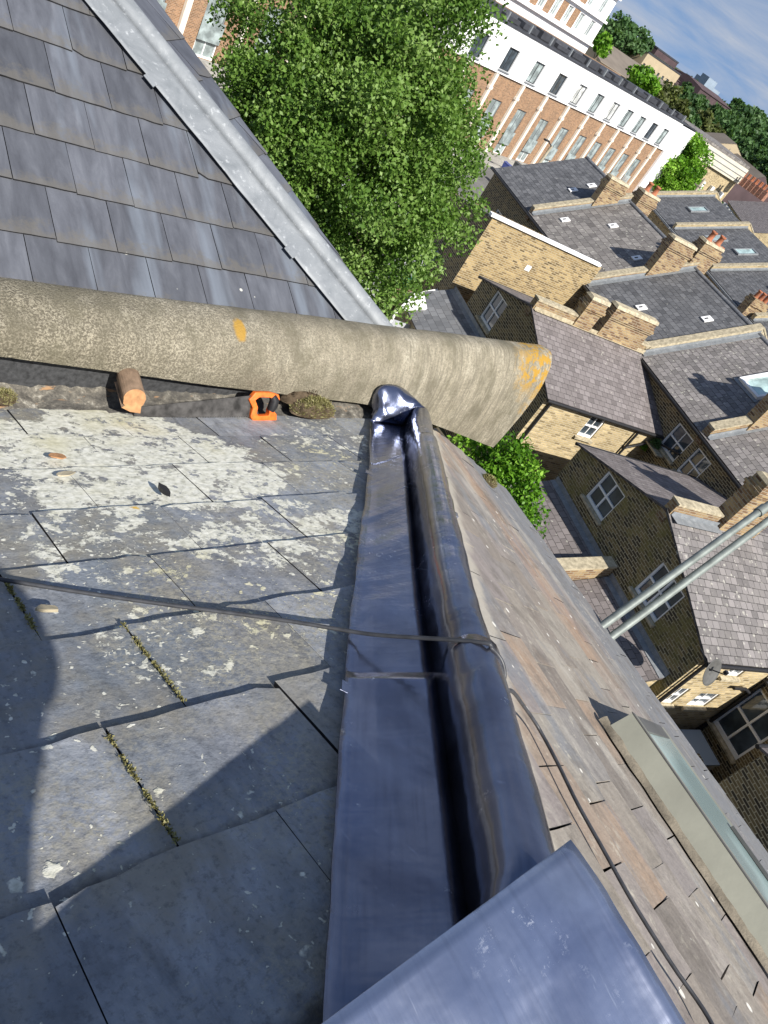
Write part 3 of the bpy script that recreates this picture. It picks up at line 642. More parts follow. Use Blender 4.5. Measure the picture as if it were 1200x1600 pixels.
# ---- lead hip on the near roof
def build_hip():
    EL = [(497, 1720), (500, 1590), (512, 1400), (525, 1180), (534, 1085), (545, 970), (560, 850), (574, 742), (577, 690), (577, 662)]
    JL = [(758, 1720), (742, 1600), (716, 1400), (690, 1180), (678, 1090), (658, 960), (644, 820), (634, 720), (631, 690), (630, 668)]
    n = 46; r0 = 0.044; hw = 0.052
    def samp(pl, f):
        x = f * (len(pl) - 1); i = min(int(x), len(pl) - 2); t = x - i
        return (pl[i][0] * (1 - t) + pl[i + 1][0] * t, pl[i][1] * (1 - t) + pl[i + 1][1] * t)
    def station(f, lift):
        e = onL(*samp(EL, f)); j = onL(*samp(JL, f))
        s = (j - HP0).dot(HIPD)
        nz = lambda k, sc=3.0: noise.noise(V(s * sc, k, 0.3))
        lap = lift
        j2 = j + NL * (0.007 + lap)
        g = min(1.0, max(0.0, (f - 0.115) / 0.085)); g = 0.25 + 0.75 * g * g * (3 - 2 * g)
        ax = j2 + HPERP * (r0 * 0.94) + HUP * (hw + r0 * 0.45) * g
        rr = r0 * (1 + 0.03 * nz(5, 4)) + lap
        pts = []
        K = 7
        for k in range(K + 1):
            t = k / K; p = e.lerp(j2, t) + NL * (0.010 * (1 - t) + lap)
            p += NL * (0.003 * noise.noise(V(s * 5.5, t * 2.2, 1.7)) + 0.0016 * noise.noise(V(s * 17, t * 3, 4.2)) * (1 if s > 0.5 else 0.4) + 0.0009 * noise.noise(V(s * 40, t * 2, 8.2)))
            if k == 0: p += NL * (0.006 + 0.012 * max(0, nz(9, 2.5))) + HPERP * 0.004 * nz(11, 8)
            pts.append(p)
        for k in range(15):
            a = math.radians(196 - k * 236 / 14)
            d = 0.0025 * noise.noise(V(s * 9, k * 0.5, 2.2)) + 0.0018 * noise.noise(V(s * 28, k * 0.6, 6.6))
            pts.append(ax + HPERP * math.cos(a) * (rr + d) + HUP * math.sin(a) * (rr + d) * g)
        # right flank and wing on the right slope
        base = pts[-1]; hr = (base - V(0, 0, CR)).dot(NR)
        for k in range(1, 5):
            t = k / 4
            p = base + HPERP * (0.115 * t) ; hh = (p - V(0, 0, CR)).dot(NR)
            p -= NR * (hh - max(0.010 + 0.005 * noise.noise(V(s * 8, 7, k)), hr * (1 - min(1, t * 2.2)) ))
            pts.append(p)
        return pts
    root = MB()
    cuts = [0.0, 0.452, 0.785, 1.0]
    for ci in range(3):
        mbx = root; fs = np.linspace(cuts[ci], cuts[ci + 1] + (0.012 if ci < 2 else 0), n if ci < 2 else 26)
        sts = [station(min(1, f), 0.0045 * (2 - ci)) for f in fs]
        mbx.loft([q[:8] for q in sts], smooth=True); mbx.loft([q[7:] for q in sts], smooth=True)
    # the end is dressed up over the foot of the coping
    last = station(1.0, 0.0)[:20]; tp = [(579, 636), (580, 624), (585, 613), (591, 605), (600, 601), (608, 600), (617, 601), (626, 604), (633, 608), (638, 613), (641, 620), (642, 628), (644, 638), (650, 650)]
    rows = [last]
    for j in range(1, 13):
        f = j / 12; rw = []
        for i, p in enumerate(last):
            x = i / (len(last) - 1) * (len(tp) - 1); a = min(int(x), len(tp) - 2); q = tp[a]; q2 = tp[a + 1]; g = x - a
            top = on_plane(q[0] + (q2[0] - q[0]) * g, q[1] + (q2[1] - q[1]) * g, V(0, 1.893, 0), V(0, 1, 0))
            m = p.lerp(top, f); bul = math.sin(f * math.pi) * (0.014 + 0.016 * noise.noise(V(i * 0.45, f * 3, 7)) + 0.008 * abs(noise.noise(V(i * 1.1, f * 5, 2))))
            m += V(0.0, -1, 0.45).normalized() * bul + HPERP * 0.008 * noise.noise(V(i * 0.7, f * 4, 3)) * math.sin(f * math.pi)
            rw.append(m)
        rows.append(rw)
    root.loft(rows)
    hip = root.build("lead_hip", M_LEAD, near)
    md = hip.modifiers.new("thick", 'SOLIDIFY'); md.thickness = 0.0028; md.offset = -1
    # folded clips that hold the lead edges
    for (px, py, w, rot) in ((549, 1085, 0.040, 0.0), (577, 741, 0.026, 0.4)):
        mb = MB(); p = onL(px, py, 0.019); d1 = HPERP; d2 = HIPD
        P = p - d1 * w * 0.5
        mb.box(P, d1 * w, d2 * 0.03, NL * 0.0015); mb.tube([P - d2 * 0.001 - d1 * 0.003, P - d2 * 0.001 + d1 * w], 0.0014, 6)
        mb.tube([P + d1 * w - d2 * 0.002, P + d1 * (w + 0.001) + d2 * 0.03], 0.0009, 6)
        mb.build("clip", M_LEAD, near, hip)
    for (px, py) in ((706, 805), (800, 1165)):
        mb = MB(); p = onR(px, py, 0.014)
        mb.box(p, HPERP * 0.022, HIPD * 0.04, NR * 0.006); mb.tube([p + HPERP * 0.02, p + HPERP * 0.022 + HIPD * 0.042], 0.003, 6)
        mb.build("clip", M_SHEET, near, hip)
build_hip()

# ---- rooflight in the right slope
def build_skylight():
    u0, u1, v0, v1 = 2.11, 2.80, -0.345, 0.388; h = 0.092
    mb = MB()
    mb.prism([Rp(u0, v0, 0.01), Rp(u0 + 0.035, v0, h), Rp(u0 + 0.10, v0, h), Rp(u0 + 0.10, v0, 0.01)], Rp(0, v1 - v0) - Rp(0, 0))
    sk = mb.build("rooflight", M_FRAMEG, near); mb = MB()
    mb.prism([Rp(u1 - 0.06, v0, 0.01), Rp(u1 - 0.06, v0, h * 0.75), Rp(u1, v0, h * 0.75), Rp(u1 + 0.02, v0, 0.01)], Rp(0, v1 - v0) - Rp(0, 0), mat=0)
    mb.build("kerb", M_FRAMEG, near, sk)
    mb = MB()
    for va, vb in ((v1 - 0.055, v1 + 0.002), (v0 - 0.002, v0 + 0.05)):
        mb.prism([Rp(u0 + 0.102, va, 0.01), Rp(u0 + 0.102, va, h - 0.004), Rp(u1 - 0.062, va, h * 0.78), Rp(u1 - 0.062, va, 0.01)], Rp(0, vb - va) - Rp(0, 0))
    mb.prism([Rp(u0 + 0.036, v0 - 0.004, h + 0.001), Rp(u0 + 0.036, v0 - 0.004, h + 0.004), Rp(u0 + 0.13, v0 - 0.004, h - 0.004), Rp(u0 + 0.13, v0 - 0.004, h - 0.012)], Rp(0, v1 - v0 + 0.008) - Rp(0, 0))
    mb.prism([Rp(u1 - 0.13, v0 + 0.06, h * 0.80), Rp(u1 - 0.13, v0 + 0.06, h * 0.92), Rp(u1 - 0.10, v0 + 0.06, h * 0.90), Rp(u1 - 0.10, v0 + 0.06, h * 0.78)], Rp(0, 0.26) - Rp(0, 0))
    mb.build("frame", M_RAIL, near, sk)
    mb = MB(); mb.prism([Rp(u0 + 0.131, v0 + 0.051, h - 0.014), Rp(u1 - 0.062, v0 + 0.051, h * 0.76), Rp(u1 - 0.062, v1 - 0.056, h * 0.76), Rp(u0 + 0.131, v1 - 0.056, h - 0.014)], -NR * 0.006)
    mb.build("pane", M_GLASSG, near, sk)
    mb = MB(); r = random.Random(4)      # mortar fillet at the foot of the flank
    rows = []
    for k in range(60):
        v = v0 - 0.05 + (v1 - v0 + 0.08) * k / 59; w = 0.022 + 0.018 * noise.noise(V(v * 14, 1, 1))
        rows.append([Rp(u0 - w, v, 0.002), Rp(u0 - w * 0.5, v, 0.016 + 0.006 * noise.noise(V(v * 30, 2, 2))), Rp(u0 + 0.012, v, 0.024 + 0.004 * noise.noise(V(v * 22, 3, 3)))])
    mb.loft(rows); mb.build("mortar_fillet", M_FILLET, near, sk)
build_skylight()

# ------------------------------------------------------------------ party wall with its barrel coping
party = thing("party_wall", "tan barrel-topped concrete parapet between the two slate roofs, orange lichen at its end", "parapet wall", V(1.0, 2.07, GROUND))
def build_party():
    zl = [(-3.0, -1.50), (0.75, -1.505), (1.5, -1.572), (2.26, -1.626), (2.556, -1.685), (3.0, -1.80), (3.32, -1.886), (3.6, -1.96)]
    def lo(x):
        for (a, za), (b, zb) in zip(zl, zl[1:]):
            if x <= b: return za + (zb - za) * (x - a) / (b - a)
        return zl[-1][1]
    xs = list(np.linspace(-2.8, 0.4, 12)) + list(np.linspace(0.5, 3.36, 64)); K = 26
    outer = []; inner = []
    for x in xs:
        f = (x - xs[0]) / (xs[-1] - xs[0]); ro = []; ri = []
        for k in range(K + 1):
            a = math.pi * k / K; zc = lo(x); top = -1.44 + 0.10 * f
            xx = x + (0.13 * math.sin(a) if x > 3.0 else 0) * max(0, (x - 3.0) / 0.36)
            wob = 0.004 * noise.noise(V(x * 2.3, k * 0.3, 1)) + 0.002 * noise.noise(V(x * 14, k * 0.8, 2))
            fl = 0.0 if a > math.pi / 2 else 0.0
            zcb = zc if a <= math.pi / 2 else -1.56
            ro.append(V(xx, 2.065 - (0.165 + wob) * math.cos(a), zcb + (top - zcb + wob) * max(0.0, math.sin(a)) ** 0.85))
            ri.append(V(xx, 2.065 - 0.138 * math.cos(a), zcb + (top - 0.035 - zcb) * max(0.0, math.sin(a)) ** 0.85))
        outer.append(ro); inner.append(ri)
    mb = MB(); mb.loft(outer); mb.loft([list(reversed(r)) for r in inner])
    for i in range(len(xs) - 1):
        mb.face([outer[i][0], inner[i][0], inner[i + 1][0], outer[i + 1][0]]); mb.face([outer[i][-1], outer[i + 1][-1], inner[i + 1][-1], inner[i][-1]])
    for k in range(K): mb.face([outer[-1][k], outer[-1][k + 1], inner[-1][k + 1], inner[-1][k]])
    mb.build("coping", M_COPE, party)
    mb = MB()
    mb.box(V(-2.8, 1.965, -2.0), V(5.0, 0, 0), V(0, 0.18, 0), V(0, 0, 0.52))
    mb.build("upstand", M_FELT, party)
    mb = MB(); mb.box(V(-2.8, 1.975, GROUND), V(6.05, 0, 0), V(0, 0.19, 0), V(0, 0, 10.9)); mb.build("wall", M_YBRICK, party)
    # crumbling fillet between slates and wall
    mb = MB(); rows = []
    for k in range(170):
        x = -1.2 + 3.62 * k / 169; rw = []
        for q in range(9):
            y = 1.845 + 0.125 * q / 8
            z = CL - TL * 1.86 - 0.004 + 0.018 * (q / 8) ** 2.2 + 0.013 * noise.noise(V(x * 11, y * 16, 1)) + 0.011 * noise.noise(V(x * 38, y * 40, 5)) + 0.006 * noise.noise(V(x * 90, y * 90, 5))
            if q == 0: z -= 0.02
            rw.append(V(x, y + 0.012 * noise.noise(V(x * 12, 3, q * 0.2)), z))
        rows.append(rw)
    mb.loft([list(reversed(r)) for r in rows]); mb.build("mortar_fillet", M_MORTAR, party)
build_party()

# ------------------------------------------------------------------ the slate roof beyond the party wall
FZ, FY = -1.5, 2.25
NF = V(0, -TL, 1).normalized(); DF = V(0, -1, -TL).normalized(); O_F = V(0, FY, FZ)
def onF(px, py, h=0.0): return on_plane(px, py, O_F + NF * h, NF)
far = thing("slate_roofed_house", "slate roof beyond the tan parapet, with a pale grey lead hip", "house", V(1.5, 5.0, GROUND))
def build_far_roof():
    cs = math.sqrt(1 + TL * TL)
    ys = [2.24, 2.445, 2.64, 2.84, 3.043, 3.246] + [3.246 + 0.2025 * k for k in range(1, 13)]
    tails = [-(y - FY) * cs for y in reversed(ys)]        # measured down the slope
    J0 = onF(540, 507); J1 = onF(127, 0); hd = (J1 - J0).normalized(); hp = V(-hd.y, hd.x, 0).normalized()
    if hp.x < 0: hp = -hp
    HQ = NF.cross(hd).normalized()
    if HQ.x < 0: HQ = -HQ
    r = slate_slope("left_slope", O_F - NF * 0.016, V(1, 0, 0), DF, NF, tails, -2.4, 3.4, 0.217, [0.068, 0.176] if len(tails) % 2 else [0.176, 0.068], 0.005, M_FSLATE, 11, far,
                jit=0.0018, tilt=0.008, rot=0.003, gap=0.003, bis=[(J0 + HQ * 0.10, HQ)], nsub=5, lap=0.02, chip=0.03, tones=lambda r, x, b: r.random())
    # right-hand slope beyond the hip
    T2 = 0.37; hx = 0.20
    n2 = V(T2, 0, 1).normalized(); d2 = V(1, 0, -T2).normalized()
    c0 = J0 + HQ * 0.24; o2 = V(c0.x, c0.y, c0.z - 0.006)
    # the hip rises with the left slope, so take the second slope's level from the hip's own line
    f2 = math.radians(13); d2 = V(math.cos(f2), 0.0, -math.sin(f2)); n2 = hd.cross(d2).normalized()
    if n2.z < 0: n2 = -n2
    ex2 = n2.cross(V(0, 0, 1)).normalized()
    if ex2.y < 0: ex2 = -ex2
    dn2 = n2.cross(ex2).normalized()
    if dn2.z > 0: dn2 = -dn2
    ea = on_plane(606, 500, c0, n2); eb = on_plane(250, 0, c0, n2); en = V((eb - ea).y, -(eb - ea).x, 0).normalized()
    if en.x < 0: en = -en
    slate_slope("right_slope", c0 - n2 * 0.02, ex2, dn2, n2, [-3.2 + 0.2 * k for k in range(24)], -0.6, 4.2, 0.22, [0, 0.11], 0.005, M_FSLATE, 12, far,
                jit=0.002, tilt=0.007, rot=0.004, bis=[(c0, -hp), (V(0, 2.2, 0), V(0, -1, 0)), (ea, en)], nsub=3, lap=0.02)
    # lead hip with a standing roll
    mb = MB(); rows = []; hp = HQ
    for k in range(70):
        s = -0.16 + 3.3 * k / 69; p = J0 + hd * s; rw = []
        st = 0.003 if int(s / 0.78) % 2 else 0.0
        for q in range(6):
            t = q / 5; rw.append(p + hp * 0.150 * t + NF * (0.012 + st + 0.003 * noise.noise(V(s * 9, t * 3, 2)) + (0.004 if q == 0 else 0)))
        cx = p + hp * 0.193 + NF * 0.010
        for q in range(9):
            a = math.radians(200 - q * 220 / 8); rw.append(cx + hp * math.cos(a) * 0.045 + NF * math.sin(a) * (0.032 + 0.002 * noise.noise(V(s * 8, q, 1))))
        w = rw[-1]
        for q in range(1, 3): rw.append(w + hp * 0.02 * q - V(0, 0, 0.02 * q))
        rows.append(rw)
    mb.loft(rows)
    hip = mb.build("lead_hip", M_OLEAD, far); md = hip.modifiers.new("thick", 'SOLIDIFY'); md.thickness = 0.003; md.offset = -1
    for s in (0.36, 1.22, 2.02):
        m2 = MB(); p = J0 + hd * s + NF * 0.016 - hp * 0.012
        m2.box(p, hp * 0.03, hd * 0.055, NF * 0.004); m2.tube([p, p + hd * 0.055], 0.004, 6); m2.build("clip", M_OLEAD, far, hip)
    mb = MB(); a = V(-2.4, FY, FZ - 0.06)
    mb.face([a, V(2.5, FY, FZ - 0.06), V(2.5 - 3.2, FY + 3.3, FZ + 1.36), V(-2.4, FY + 3.3, FZ + 1.36)]); mb.build("roof_boarding", M_DARK, far)
    mb = MB(); x1 = 4.0
    def wq(a, b, z):
        mb.face([V(a[0], a[1], GROUND), V(b[0], b[1], GROUND), V(b[0], b[1], z), V(a[0], a[1], z)], uv=[(0, 0), ((Vector(b) - Vector(a)).length, 0), ((Vector(b) - Vector(a)).length, z - GROUND), (0, z - GROUND)])
    wq((3.6, 2.3), (3.6, 8.0), -2.25); wq((3.6, 8.0), (-2.4, 8.0), -2.25)
    mb.build("wall", M_YBRICK, far)
build_far_roof()

# ------------------------------------------------------------------ things lying on the near roof
def py_(px, py, y): return on_plane(px, py, V(0, y, 0), V(0, 1, 0))
def build_saw():
    y = 1.845; p = py_(411, 632, y); root = thing("hand_saw", "hand saw with an orange handle lying in the gutter below the coping", "hand saw", p)
    ux = (py_(388, 640, y) - py_(245, 640, y)); ux = V(ux.x, 0, ux.z).normalized(); up = V(0, 0.42, 0.9).normalized(); up = (up - ux * up.dot(ux)).normalized(); nn = ux.cross(up)
    if nn.y > 0: nn = -nn
    def L(a, b, c=0.0): return p + ux * a + up * b + nn * c
    mb = MB()                           # blade with teeth along the lower edge
    pts = [(-0.055, 0.035), (-0.50, -0.012), (-0.505, -0.045)]
    k = 90; tx = [(-0.505 + 0.45 * i / k, -0.050 + (0.004 if i % 2 else 0.0)) for i in range(k + 1)]
    poly = [L(a, b) for a, b in pts] + [L(a, b) for a, b in tx]
    mb.prism(poly, nn * 0.0014); mb.build("blade", M_STEEL, root)
    # handle: a ring casting with a long foot
    outer = [(-0.070, 0.020), (-0.046, 0.050), (0.020, 0.050), (0.058, 0.042), (0.066, 0.022), (0.058, -0.008), (0.050, -0.026), (0.062, -0.036), (0.066, -0.060), (-0.040, -0.062), (-0.054, -0.044), (-0.048, -0.012)]
    inner = [(-0.044, 0.020), (-0.028, 0.031), (0.016, 0.031), (0.034, 0.026), (0.037, 0.016), (0.030, -0.006), (0.024, -0.022), (0.026, -0.032), (0.024, -0.040), (-0.020, -0.041), (-0.030, -0.032), (-0.028, -0.008)]
    mb = MB(); th = 0.011
    for s in (-1, 1):
        o = [L(a, b, s * th) for a, b in outer]; i_ = [L(a, b, s * (th + 0.003)) for a, b in inner]
        for q in range(12):
            f = [o[q], o[(q + 1) % 12], i_[(q + 1) % 12], i_[q]]
            mb.face(f if s > 0 else f[::-1])
    for ring, sg in ((outer, th), (inner, th + 0.003)):
        for q in range(12):
            a, b = ring[q], ring[(q + 1) % 12]; f = [L(*a, -sg), L(*b, -sg), L(*b, sg), L(*a, sg)]
            mb.face(f if ring is outer else f[::-1])
    h = mb.build("handle", M_ORANGE, root, post=weld(1e-5, True)); bv = h.modifiers.new("b", 'BEVEL'); bv.width = 0.003; bv.segments = 2
    mb = MB(); path = [L(0.034, 0.036, 0.004), L(0.046, 0.018, 0.004), L(0.042, -0.004, 0.004), L(0.034, -0.024, 0.004)]
    mb.tube(path, [0.014, 0.019, 0.019, 0.014], 10); mb.build("grip", M_BLACK, root)
build_saw()

def build_wood():
    c = py_(208, 622, 1.81); y0 = 1.81
    root = c
    mb = MB(); w = 0.044
    prof = [(-0.85, -0.62), (-0.60, -0.45), (-0.78, -0.30), (-0.82, 0.1)] + [(-math.cos(a) * 0.86, 0.15 + 0.72 * math.sin(a)) for a in np.linspace(0.1, 3.04, 12)] + [(0.90, 0.1), (0.80, -0.35), (0.66, -0.50), (0.72, -1.05), (-0.10, -0.95)]
    front = [c + V(x * w, -0.010 + 0.25 * z * w, z * w) for x, z in prof]; vec = V(0.012, 0.11, 0.012)
    back = [p + vec for p in front]
    mb.face(front, mat=0); mb.face(back[::-1], mat=1)
    for k in range(len(front)):
        a, b = k, (k + 1) % len(front); mb.face([front[a], back[a], back[b], front[b]], mat=1)
    o = mb.build("timber_roll", [M_WOODCUT, M_WOODOLD], post=weld(1e-6, True))
    tag(o, "sawn-off round timber end with a fresh orange cut, poking out below the coping", "timber")
build_wood()

def tuft_clump(name, label, cat, c, rx, ry, rz, n, mat, seed, blade=0.02, base=None, soil=True):
    r = random.Random(seed); mb = MB()
    for _ in range(n):
        a = r.uniform(0, 2 * math.pi); q = math.sqrt(r.random()); x = math.cos(a) * q * rx; y = math.sin(a) * q * ry
        z = rz * (1 - q * q) * r.uniform(0.5, 1.0); p = Vector(c) + V(x, y, z - (TL * y if base else 0))
        d = V(r.uniform(-1, 1), r.uniform(-1, 1), r.uniform(0.2, 1)).normalized() * blade * r.uniform(0.5, 1.2)
        s = d.cross(V(r.uniform(-1, 1), r.uniform(-1, 1), 0.3)).normalized() * blade * 0.13
        mb.face([p - s, p + s, p + s * 0.4 + d, p - s * 0.4 + d], tone=r.random())
    if soil:
        rows = []
        for i in range(9):
            a = i / 8 * math.pi / 2; rows.append([Vector(c) + V(math.cos(b) * rx * math.cos(a) * 1.05 * (1 + 0.2 * noise.noise(V(b, i, seed))), math.sin(b) * ry * math.cos(a) * 1.05, rz * 0.8 * math.sin(a) * (1 + 0.3 * noise.noise(V(b * 2, i, 4))) - 0.004) for b in np.linspace(0, 2 * math.pi, 19)[:-1]])
        mb.loft(rows, closed=True, tone=0.0, mat=1)
    return tag(mb.build(name, [mat, M_SOIL]), label, cat)
tuft_clump("moss_clump", "dry green moss clump beside the saw handle under the coping", "moss", py_(486, 645, 1.855) + V(0, 0, 0.012), 0.105, 0.045, 0.065, 3400, M_MOSS, 3, 0.016)
tuft_clump("soil_clump", "brown soil crumbs behind the moss at the foot of the coping", "soil", py_(470, 625, 1.90), 0.10, 0.03, 0.06, 160, M_SOIL, 4, 0.02)
tuft_clump("moss_clump", "small yellowish moss tuft in the corner at the left end of the gutter", "moss", py_(5, 622, 1.87), 0.035, 0.03, 0.03, 700, M_MOSS, 5, 0.012)
tuft_clump("moss_clump", "yellow moss tuft growing on the brown slates near the coping's end", "moss", onR(764, 752, 0.004), 0.05, 0.05, 0.035, 900, M_MOSS, 6, 0.014)
tuft_clump("moss_clump", "tiny moss tuft where the coping meets the brown slates", "moss", onR(676, 664, 0.004), 0.03, 0.02, 0.02, 300, M_MOSS, 8, 0.012)

def small_chip(name, label, cat, p, a, b, t, mat, n=NL, seed=1):
    r = random.Random(seed); m = len_ = 9; mb = MB()
    a = Vector(a); b = Vector(b)
    poly = [Vector(p) + a * math.cos(2 * math.pi * k / m) * r.uniform(0.75, 1.15) + b * math.sin(2 * math.pi * k / m) * r.uniform(0.75, 1.15) for k in range(m)]
    mb.prism(poly, n * t); return tag(mb.build(name, mat), label, cat)
small_chip("slate_chip", "dark loose slate chip lying on the lichen patch", "slate chip", onL(255, 768, 0.014), V(0.008, 0.004, 0), DL * 0.032, 0.012, M_BLACK, NL, 2)
small_chip("pebble", "pale flat pebble on the dark slates near the person's shadow", "pebble", onL(74, 953, 0.014), V(0.02, -0.004, 0), DL * 0.011, 0.006, M_STONE, NL, 3)
small_chip("leaf", "orange fallen leaf on the lichen, the upper of two", "leaf", onL(90, 713, 0.016), V(0.022, 0, 0), DL * 0.02, 0.003, M_WOODCUT, NL, 4)
small_chip("leaf", "pale yellow fallen leaf on the lichen, the lower of two", "leaf", onL(102, 741, 0.016), V(0.026, 0.004, 0), DL * 0.014, 0.003, M_STONE, NL, 6)

def build_cable():
    pts = []
    for px, py, h in ((-140, 880, 0.02), (0, 905, 0.02), (130, 926, 0.016), (270, 946, 0.016), (400, 963, 0.022), (480, 975, 0.028), (545, 986, 0.034), (600, 993, 0.055)): pts.append(onL(px, py, h))
    jj = onL(676, 1082) + NL * 0.013; ax = jj + HPERP * 0.044 * 0.94 + HUP * (0.052 + 0.044 * 0.45)
    for k, a in enumerate((112, 84, 56, 28, 2)):
        pts.append(ax + (HPERP * math.cos(math.radians(a)) + HUP * math.sin(math.radians(a))) * 0.0575 - HIPD * 0.008 * k)
    for px, py in (): pass
    for px, py, h in ((800, 1080, 0.07), (816, 1100, 0.04), (840, 1135, 0.02), (870, 1190, 0.018), (902, 1255, 0.016), (944, 1330, 0.016), (990, 1412, 0.016), (1050, 1507, 0.016), (1108, 1592, 0.02), (1160, 1700, 0.02)): pts.append(onR(px, py, h))
    # smooth
    P = [Vector(p) for p in pts]; out = []
    for i in range(len(P) - 1):
        p0, p1, p2, p3 = P[max(i - 1, 0)], P[i], P[i + 1], P[min(i + 2, len(P) - 1)]
        for k in range(6):
            t = k / 6; out.append(0.5 * ((2 * p1) + (p2 - p0) * t + (2 * p0 - 5 * p1 + 4 * p2 - p3) * t * t + (3 * p1 - p0 - 3 * p2 + p3) * t * t * t))
    out.append(P[-1]); mb = MB(); mb.tube(out, 0.0042, 8)
    tag(mb.build("cable", M_CABLE), "thin grey black cable trailing across both slate slopes and the lead roll", "cable")
build_cable()

def build_sheet():
    q = V(0.747, 0.017, -0.664); n = V(-0.0078, -0.0033, 0.0498).normalized()
    A, B, C = (on_plane(px, py, q, n) for px, py in ((505, 1597), (890, 1313), (1076, 1600)))
    ab = (B - A); bc = (C - B); rows = []; rows2 = []
    ns, nt_ = 40, 20
    for j in range(nt_ + 1):
        t = -0.0 + 1.5 * j / nt_; rw = []
        for i in range(ns + 1):
            s = -0.85 + 1.85 * i / ns
            p = A + ab * s + bc * t
            d = max(0, (s - 0.86) / 0.14); p +=  n * (0.010 * d * d * min(1, t * 1.3)); p -= ab.normalized() * 0.004 * d * d * t
            p -= n * (0.010 * max(0, t) ** 1.6)
            p += n * (0.006 * noise.noise(V(s * 2.0, t * 1.8, 2)) + 0.0015 * noise.noise(V(s * 7, t * 6, 5)))
            rw.append(p)
        rows.append(rw)
    mb = MB(); mb.loft(rows); o = mb.build("lead_sheet", M_SHEET)
    md = o.modifiers.new("thick", 'SOLIDIFY'); md.thickness = 0.0026; md.offset = -1
    tag(o, "loose bright lead offcut with a square corner lying over the lead roll", "lead sheet")
build_sheet()

def build_tubes():
    lab = ["upper of the two galvanised scaffold tubes rising past the slate eave", "lower of the two galvanised scaffold tubes rising past the slate eave"]
    for i, (a, b, ka, kb) in enumerate((((945, 975), (1195, 793), 4.45, 5.0), ((958, 993), (1208, 808), 4.45, 5.0))):
        A = wray(*a) * ka; B = wray(*b) * kb; d = (B - A).normalized()
        mb = MB(); lo = A + d * ((GROUND + 0.02 - A.z) / d.z) if abs(d.z) > 0.2 else A - d * 6
        hi = B + d * 1.6
        mb.tube([lo, A, B, hi], 0.0245, 14); r = [0]
        root = thing("scaffold_tube", lab[i], "scaffold tube", lo, "scaffold tubes at the eave")
        mb.build("tube", M_GALV, root)
        if i == 0:
            mb = MB(); p = wray(1187, 799) * 4.98; mb.tube([p - d * 0.02, p + d * 0.05], 0.033, 12); mb.build("clamp", M_GALV, root)
build_tubes()

# ------------------------------------------------------------------ brick terrace below: frame a (towards the street), b (along the row)
A_ = math.radians(17.4); E1 = V(math.cos(A_), -math.sin(A_), 0); E2 = V(math.sin(A_), math.cos(A_), 0); UP = V(0, 0, 1)
def P(a, b, z): return E1 * a + E2 * b + UP * z

def wall(mb, o, u, n, prof, z0, holes=(), depth=0.11, tone=0.5, mat=0):
    """outer wall sheet with real window openings. o: point with z ignored, u: along, n: outward, prof: [(x, ztop)...], holes: (x0, z0, x1, z1)"""
    o = V(o.x, o.y, 0)
    xs = sorted(set([p[0] for p in prof] + [h[0] for h in holes] + [h[2] for h in holes]))
    def top(x):
        for (a, za), (b, zb) in zip(prof, prof[1:]):
            if a <= x <= b: return za + (zb - za) * (x - a) / max(1e-9, b - a)
        return prof[-1][1]
    def q(xa, za, xb, zb, zc, zd):
        if max(zc - zb, zd - za) < 1e-4: return
        f = [o + u * xa + UP * za, o + u * xb + UP * zb, o + u * xb + UP * zc, o + u * xa + UP * zd]
        uv = [(xa, za), (xb, zb), (xb, zc), (xa, zd)]
        if u.cross(UP).dot(n) < 0: f.reverse(); uv.reverse()
        mb.face(f, uv=uv, tone=tone, mat=mat)
    for xa, xb in zip(xs, xs[1:]):
        if xb < prof[0][0] + 1e-9 or xa > prof[-1][0] - 1e-9: continue
        hs = sorted([h for h in holes if h[0] <= xa + 1e-6 and h[2] >= xb - 1e-6], key=lambda h: h[1])
        z = z0
        for h in hs: q(xa, z, xb, z, h[1], h[1]); z = h[3]
        q(xa, z, xb, z, top(xb - 1e-7), top(xa + 1e-7))
    for (xa, za, xb, zb) in holes:
        c = [(xa, za), (xb, za), (xb, zb), (xa, zb)]
        for k in range(4):
            (x1, z1), (x2, z2) = c[k], c[(k + 1) % 4]
            f = [o + u * x1 + UP * z1, o + u * x2 + UP * z2, o + u * x2 + UP * z2 - n * depth, o + u * x1 + UP * z1 - n * depth]
            if u.cross(UP).dot(n) > 0: f.reverse()
            mb.face(f, tone=tone, mat=mat)

